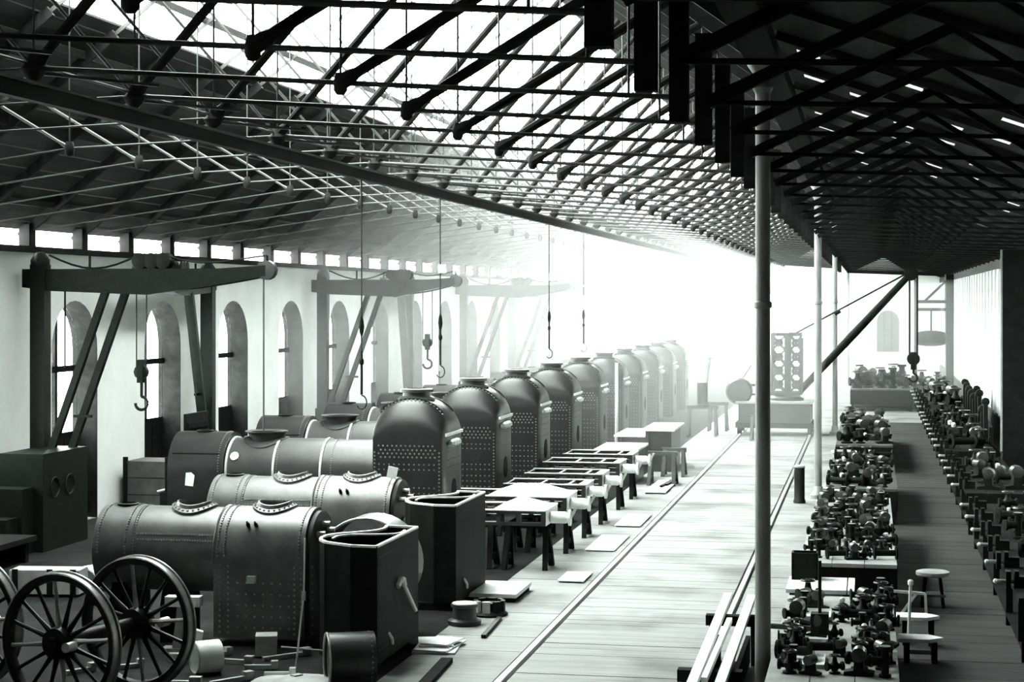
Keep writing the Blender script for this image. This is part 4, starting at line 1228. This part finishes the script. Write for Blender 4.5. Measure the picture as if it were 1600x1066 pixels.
for i in range(4):
    a = PI / 4 + PI / 2 * i
    MB().beam((.16 * math.cos(a), .16 * math.sin(a), .5), (.24 * math.cos(a), .24 * math.sin(a), 0), .05, .05).build('leg', 'timber', t)
MB().span(-.2, .2, -.2, .2, .18, .22).build('foot_shelf', 'timber_mid', t)
t = thing('angle_frame', 'small bare angle frame standing beside the round stool', 'frame', (.62, 29.2, 0))
for p, q in (((-.3, 0, .45), (.22, 0, .42)), ((-.2, 0, .02), (.1, 0, .44)), ((-.2, 0, .02), (.24, 0, .02)), ((.22, 0, .42), (.24, 0, .02))):
    MB().beam(p, q, .04, .04).build('bar', 'rim', t)
MB().span(-.25, .3, .05, .5, .0, .12).build('base', 'timber', t)
def low_table(loc, w, d, h, lab):
    t = thing('low_table', lab, 'table', loc, 0, 'low tables in the dark aisle')
    MB().prism([(-w / 2, -d / 2), (w / 2 - .2, -d / 2), (w / 2, 0), (w / 2 - .2, d / 2), (-w / 2, d / 2)], 'z', h - .05, h).build('top', 'bright', t)
    for sx in (-1, 1):
        MB().span(sx * w * .3 - .04, sx * w * .3 + .04, -d * .35, d * .35, 0, h - .05).build('trestle_end', 'timber', t)
    MB().span(-w * .3, w * .3, -.03, .03, .1, .16).build('rail_bar', 'steel', t)
low_table((.68, 27.2, 0), .62, .42, .42, 'low pale pointed table in the aisle beside the nearest bench, the rear of two')
low_table((.68, 25.9, 0), .62, .42, .34, 'low pale pointed table in the aisle beside the nearest bench, the front of two')
o = MB().cyl((.52, 26.5, 0), (.56, 26.5, .95), .022, n=8).lathe([(.02, 0), (.04, .02), (.04, .07), (.02, .09)], (.56, 26.5, .95), n=8).build('pinch_bar', 'rim')
tag(o, 'pale upright bar standing between the two low pointed tables', 'bar')
t = thing('lamp_stand', 'thin dark stand with a square box on the nearest bench', 'stand', (-.62, 23.1, .8))
MB().cyl((0, 0, 0), (0, 0, .95), .022, n=8).build('rod', 'iron', t)
MB().span(-.11, .11, -.1, .1, 0, .3).build('square_box', 'iron', t)
MB().cyl((-.75, 0, .12), (-.1, 0, .1), .035, n=8).build('side_arm', 'timber_mid', t)
for k in range(3):
    t = thing('bright_tray', 'pale flat tray among the fittings on the nearest bench, %s one' % ['front', 'middle', 'rear'][k], 'tray', (-.72, 20.9 + k * 1.6 + .5, .8))
    MB().span(-.2, .2, -.32, .32, 0, .02).build('base', 'bright', t)
    MB().wall_of([(-.2, -.32), (.2, -.32), (.2, .32), (-.2, .32), (-.2, -.32)], 0, .05, .015).build('lip', 'bright', t)
# trestles with long pale planks in the foreground
def saw_trestle(y, lab):
    t = thing('plank_trestle', lab, 'trestle', (-1.86, y, 0), 0, 'trestles under the long planks')
    MB().span(-.38, .38, -.09, .09, .5, .64).build('top_beam', 'timber', t)
    for sx in (-1, 1):
        for sy in (-1, 1):
            MB().beam((sx * .28, sy * .05, .52), (sx * .3, sy * .28, 0), .09, .08).build('leg', 'timber', t)
    return t
saw_trestle(21.6, 'dark trestle under the near ends of the long pale planks')
saw_trestle(25.4, 'dark trestle under the far ends of the long pale planks')
for k, (xa, xb, y0, y1, w, lab) in enumerate(((-1.97, -2.05, 20.4, 26.9, .12, 'long pale plank nearest the rail on the two dark trestles'), (-1.86, -1.87, 20.8, 24.8, .07, 'short narrow pale plank between the two long ones'), (-1.66, -1.7, 20.4, 26.8, .12, 'long pale plank nearest the column on the two dark trestles'))):
    o = MB().beam((xa, y0, .675), (xb, y1, .675), w, .07).build('long_plank', 'bright'); tag(o, lab, 'plank', 'long planks on trestles')
t = thing('trough', 'long dark trough standing on the floor under the pale planks', 'trough', (-1.84, 23.6, 0))
MB().span(-.2, .2, -1.5, 1.5, 0, .06).build('bottom', 'timber', t)
for sx in (-1, 1):
    MB().span(sx * .2 - .03, sx * .2 + .03, -1.5, 1.5, .06, .42).build('side', 'timber', t)
# gear hanging at the far post
t = thing('hanging_drum', 'dark drum and cross bars hung beside the far post of the board wall', 'drum', (3.3, 95.7, 0))
MB().lathe([(.1, -.3), (.72, -.26), (.76, 0), (.7, .3), (.1, .34)], (-.25, 0, 3.05), (0, .2, 1), 24).build('drum', 'iron', t, True)
for z in (4.55, 4.95):
    MB().span(-1.0, .5, -.06, .06, z - .08, z + .08).build('cross_bar', 'timber', t)
MB().beam((-.6, 0, 4.95), (.48, 0, 6.0), .12, .12).build('brace', 'timber', t)
MB().cyl((-.25, 0, 3.3), (-.25, 0, 4.5), .05, n=8).build('hanger', 'iron', t)
MB().span(-1.1, -.95, -.08, .08, 0, 6.1).build('upright', 'timber_mid', t)

# ------------------------------------------------------------------ smoke haze in the far half of the hall
hz = bpy.data.materials.new('smoke_haze')
hz.use_nodes = True
nt = hz.node_tree
nt.nodes.remove(nt.nodes['Principled BSDF'])
sc = nt.nodes.new('ShaderNodeVolumeScatter')
sc.inputs['Color'].default_value = (0.88, 0.9, 0.89, 1)
sc.inputs['Density'].default_value = 0.0115
sc.inputs['Anisotropy'].default_value = 0.2
nt.links.new(sc.outputs[0], nt.nodes['Material Output'].inputs['Volume'])
h = MB().prism([(XL + .05, .02), (XL + .05, 6.2), (-12.4, 10.2), (-8.4, 13.2), (-5.6, 7.0), (-1.6, 5.8), (-1.6, .02)], 'y', 49.0, YF - .1).build('haze', hz)
tag(h, 'pale smoke haze filling the far half of the hall', 'haze', kind='stuff')
h = MB().span(-1.58, XR - .05, 78.0, YF - .1, .02, 5.9).build('haze', hz)
tag(h, 'thin pale haze at the far end of the side aisle', 'haze', kind='stuff')
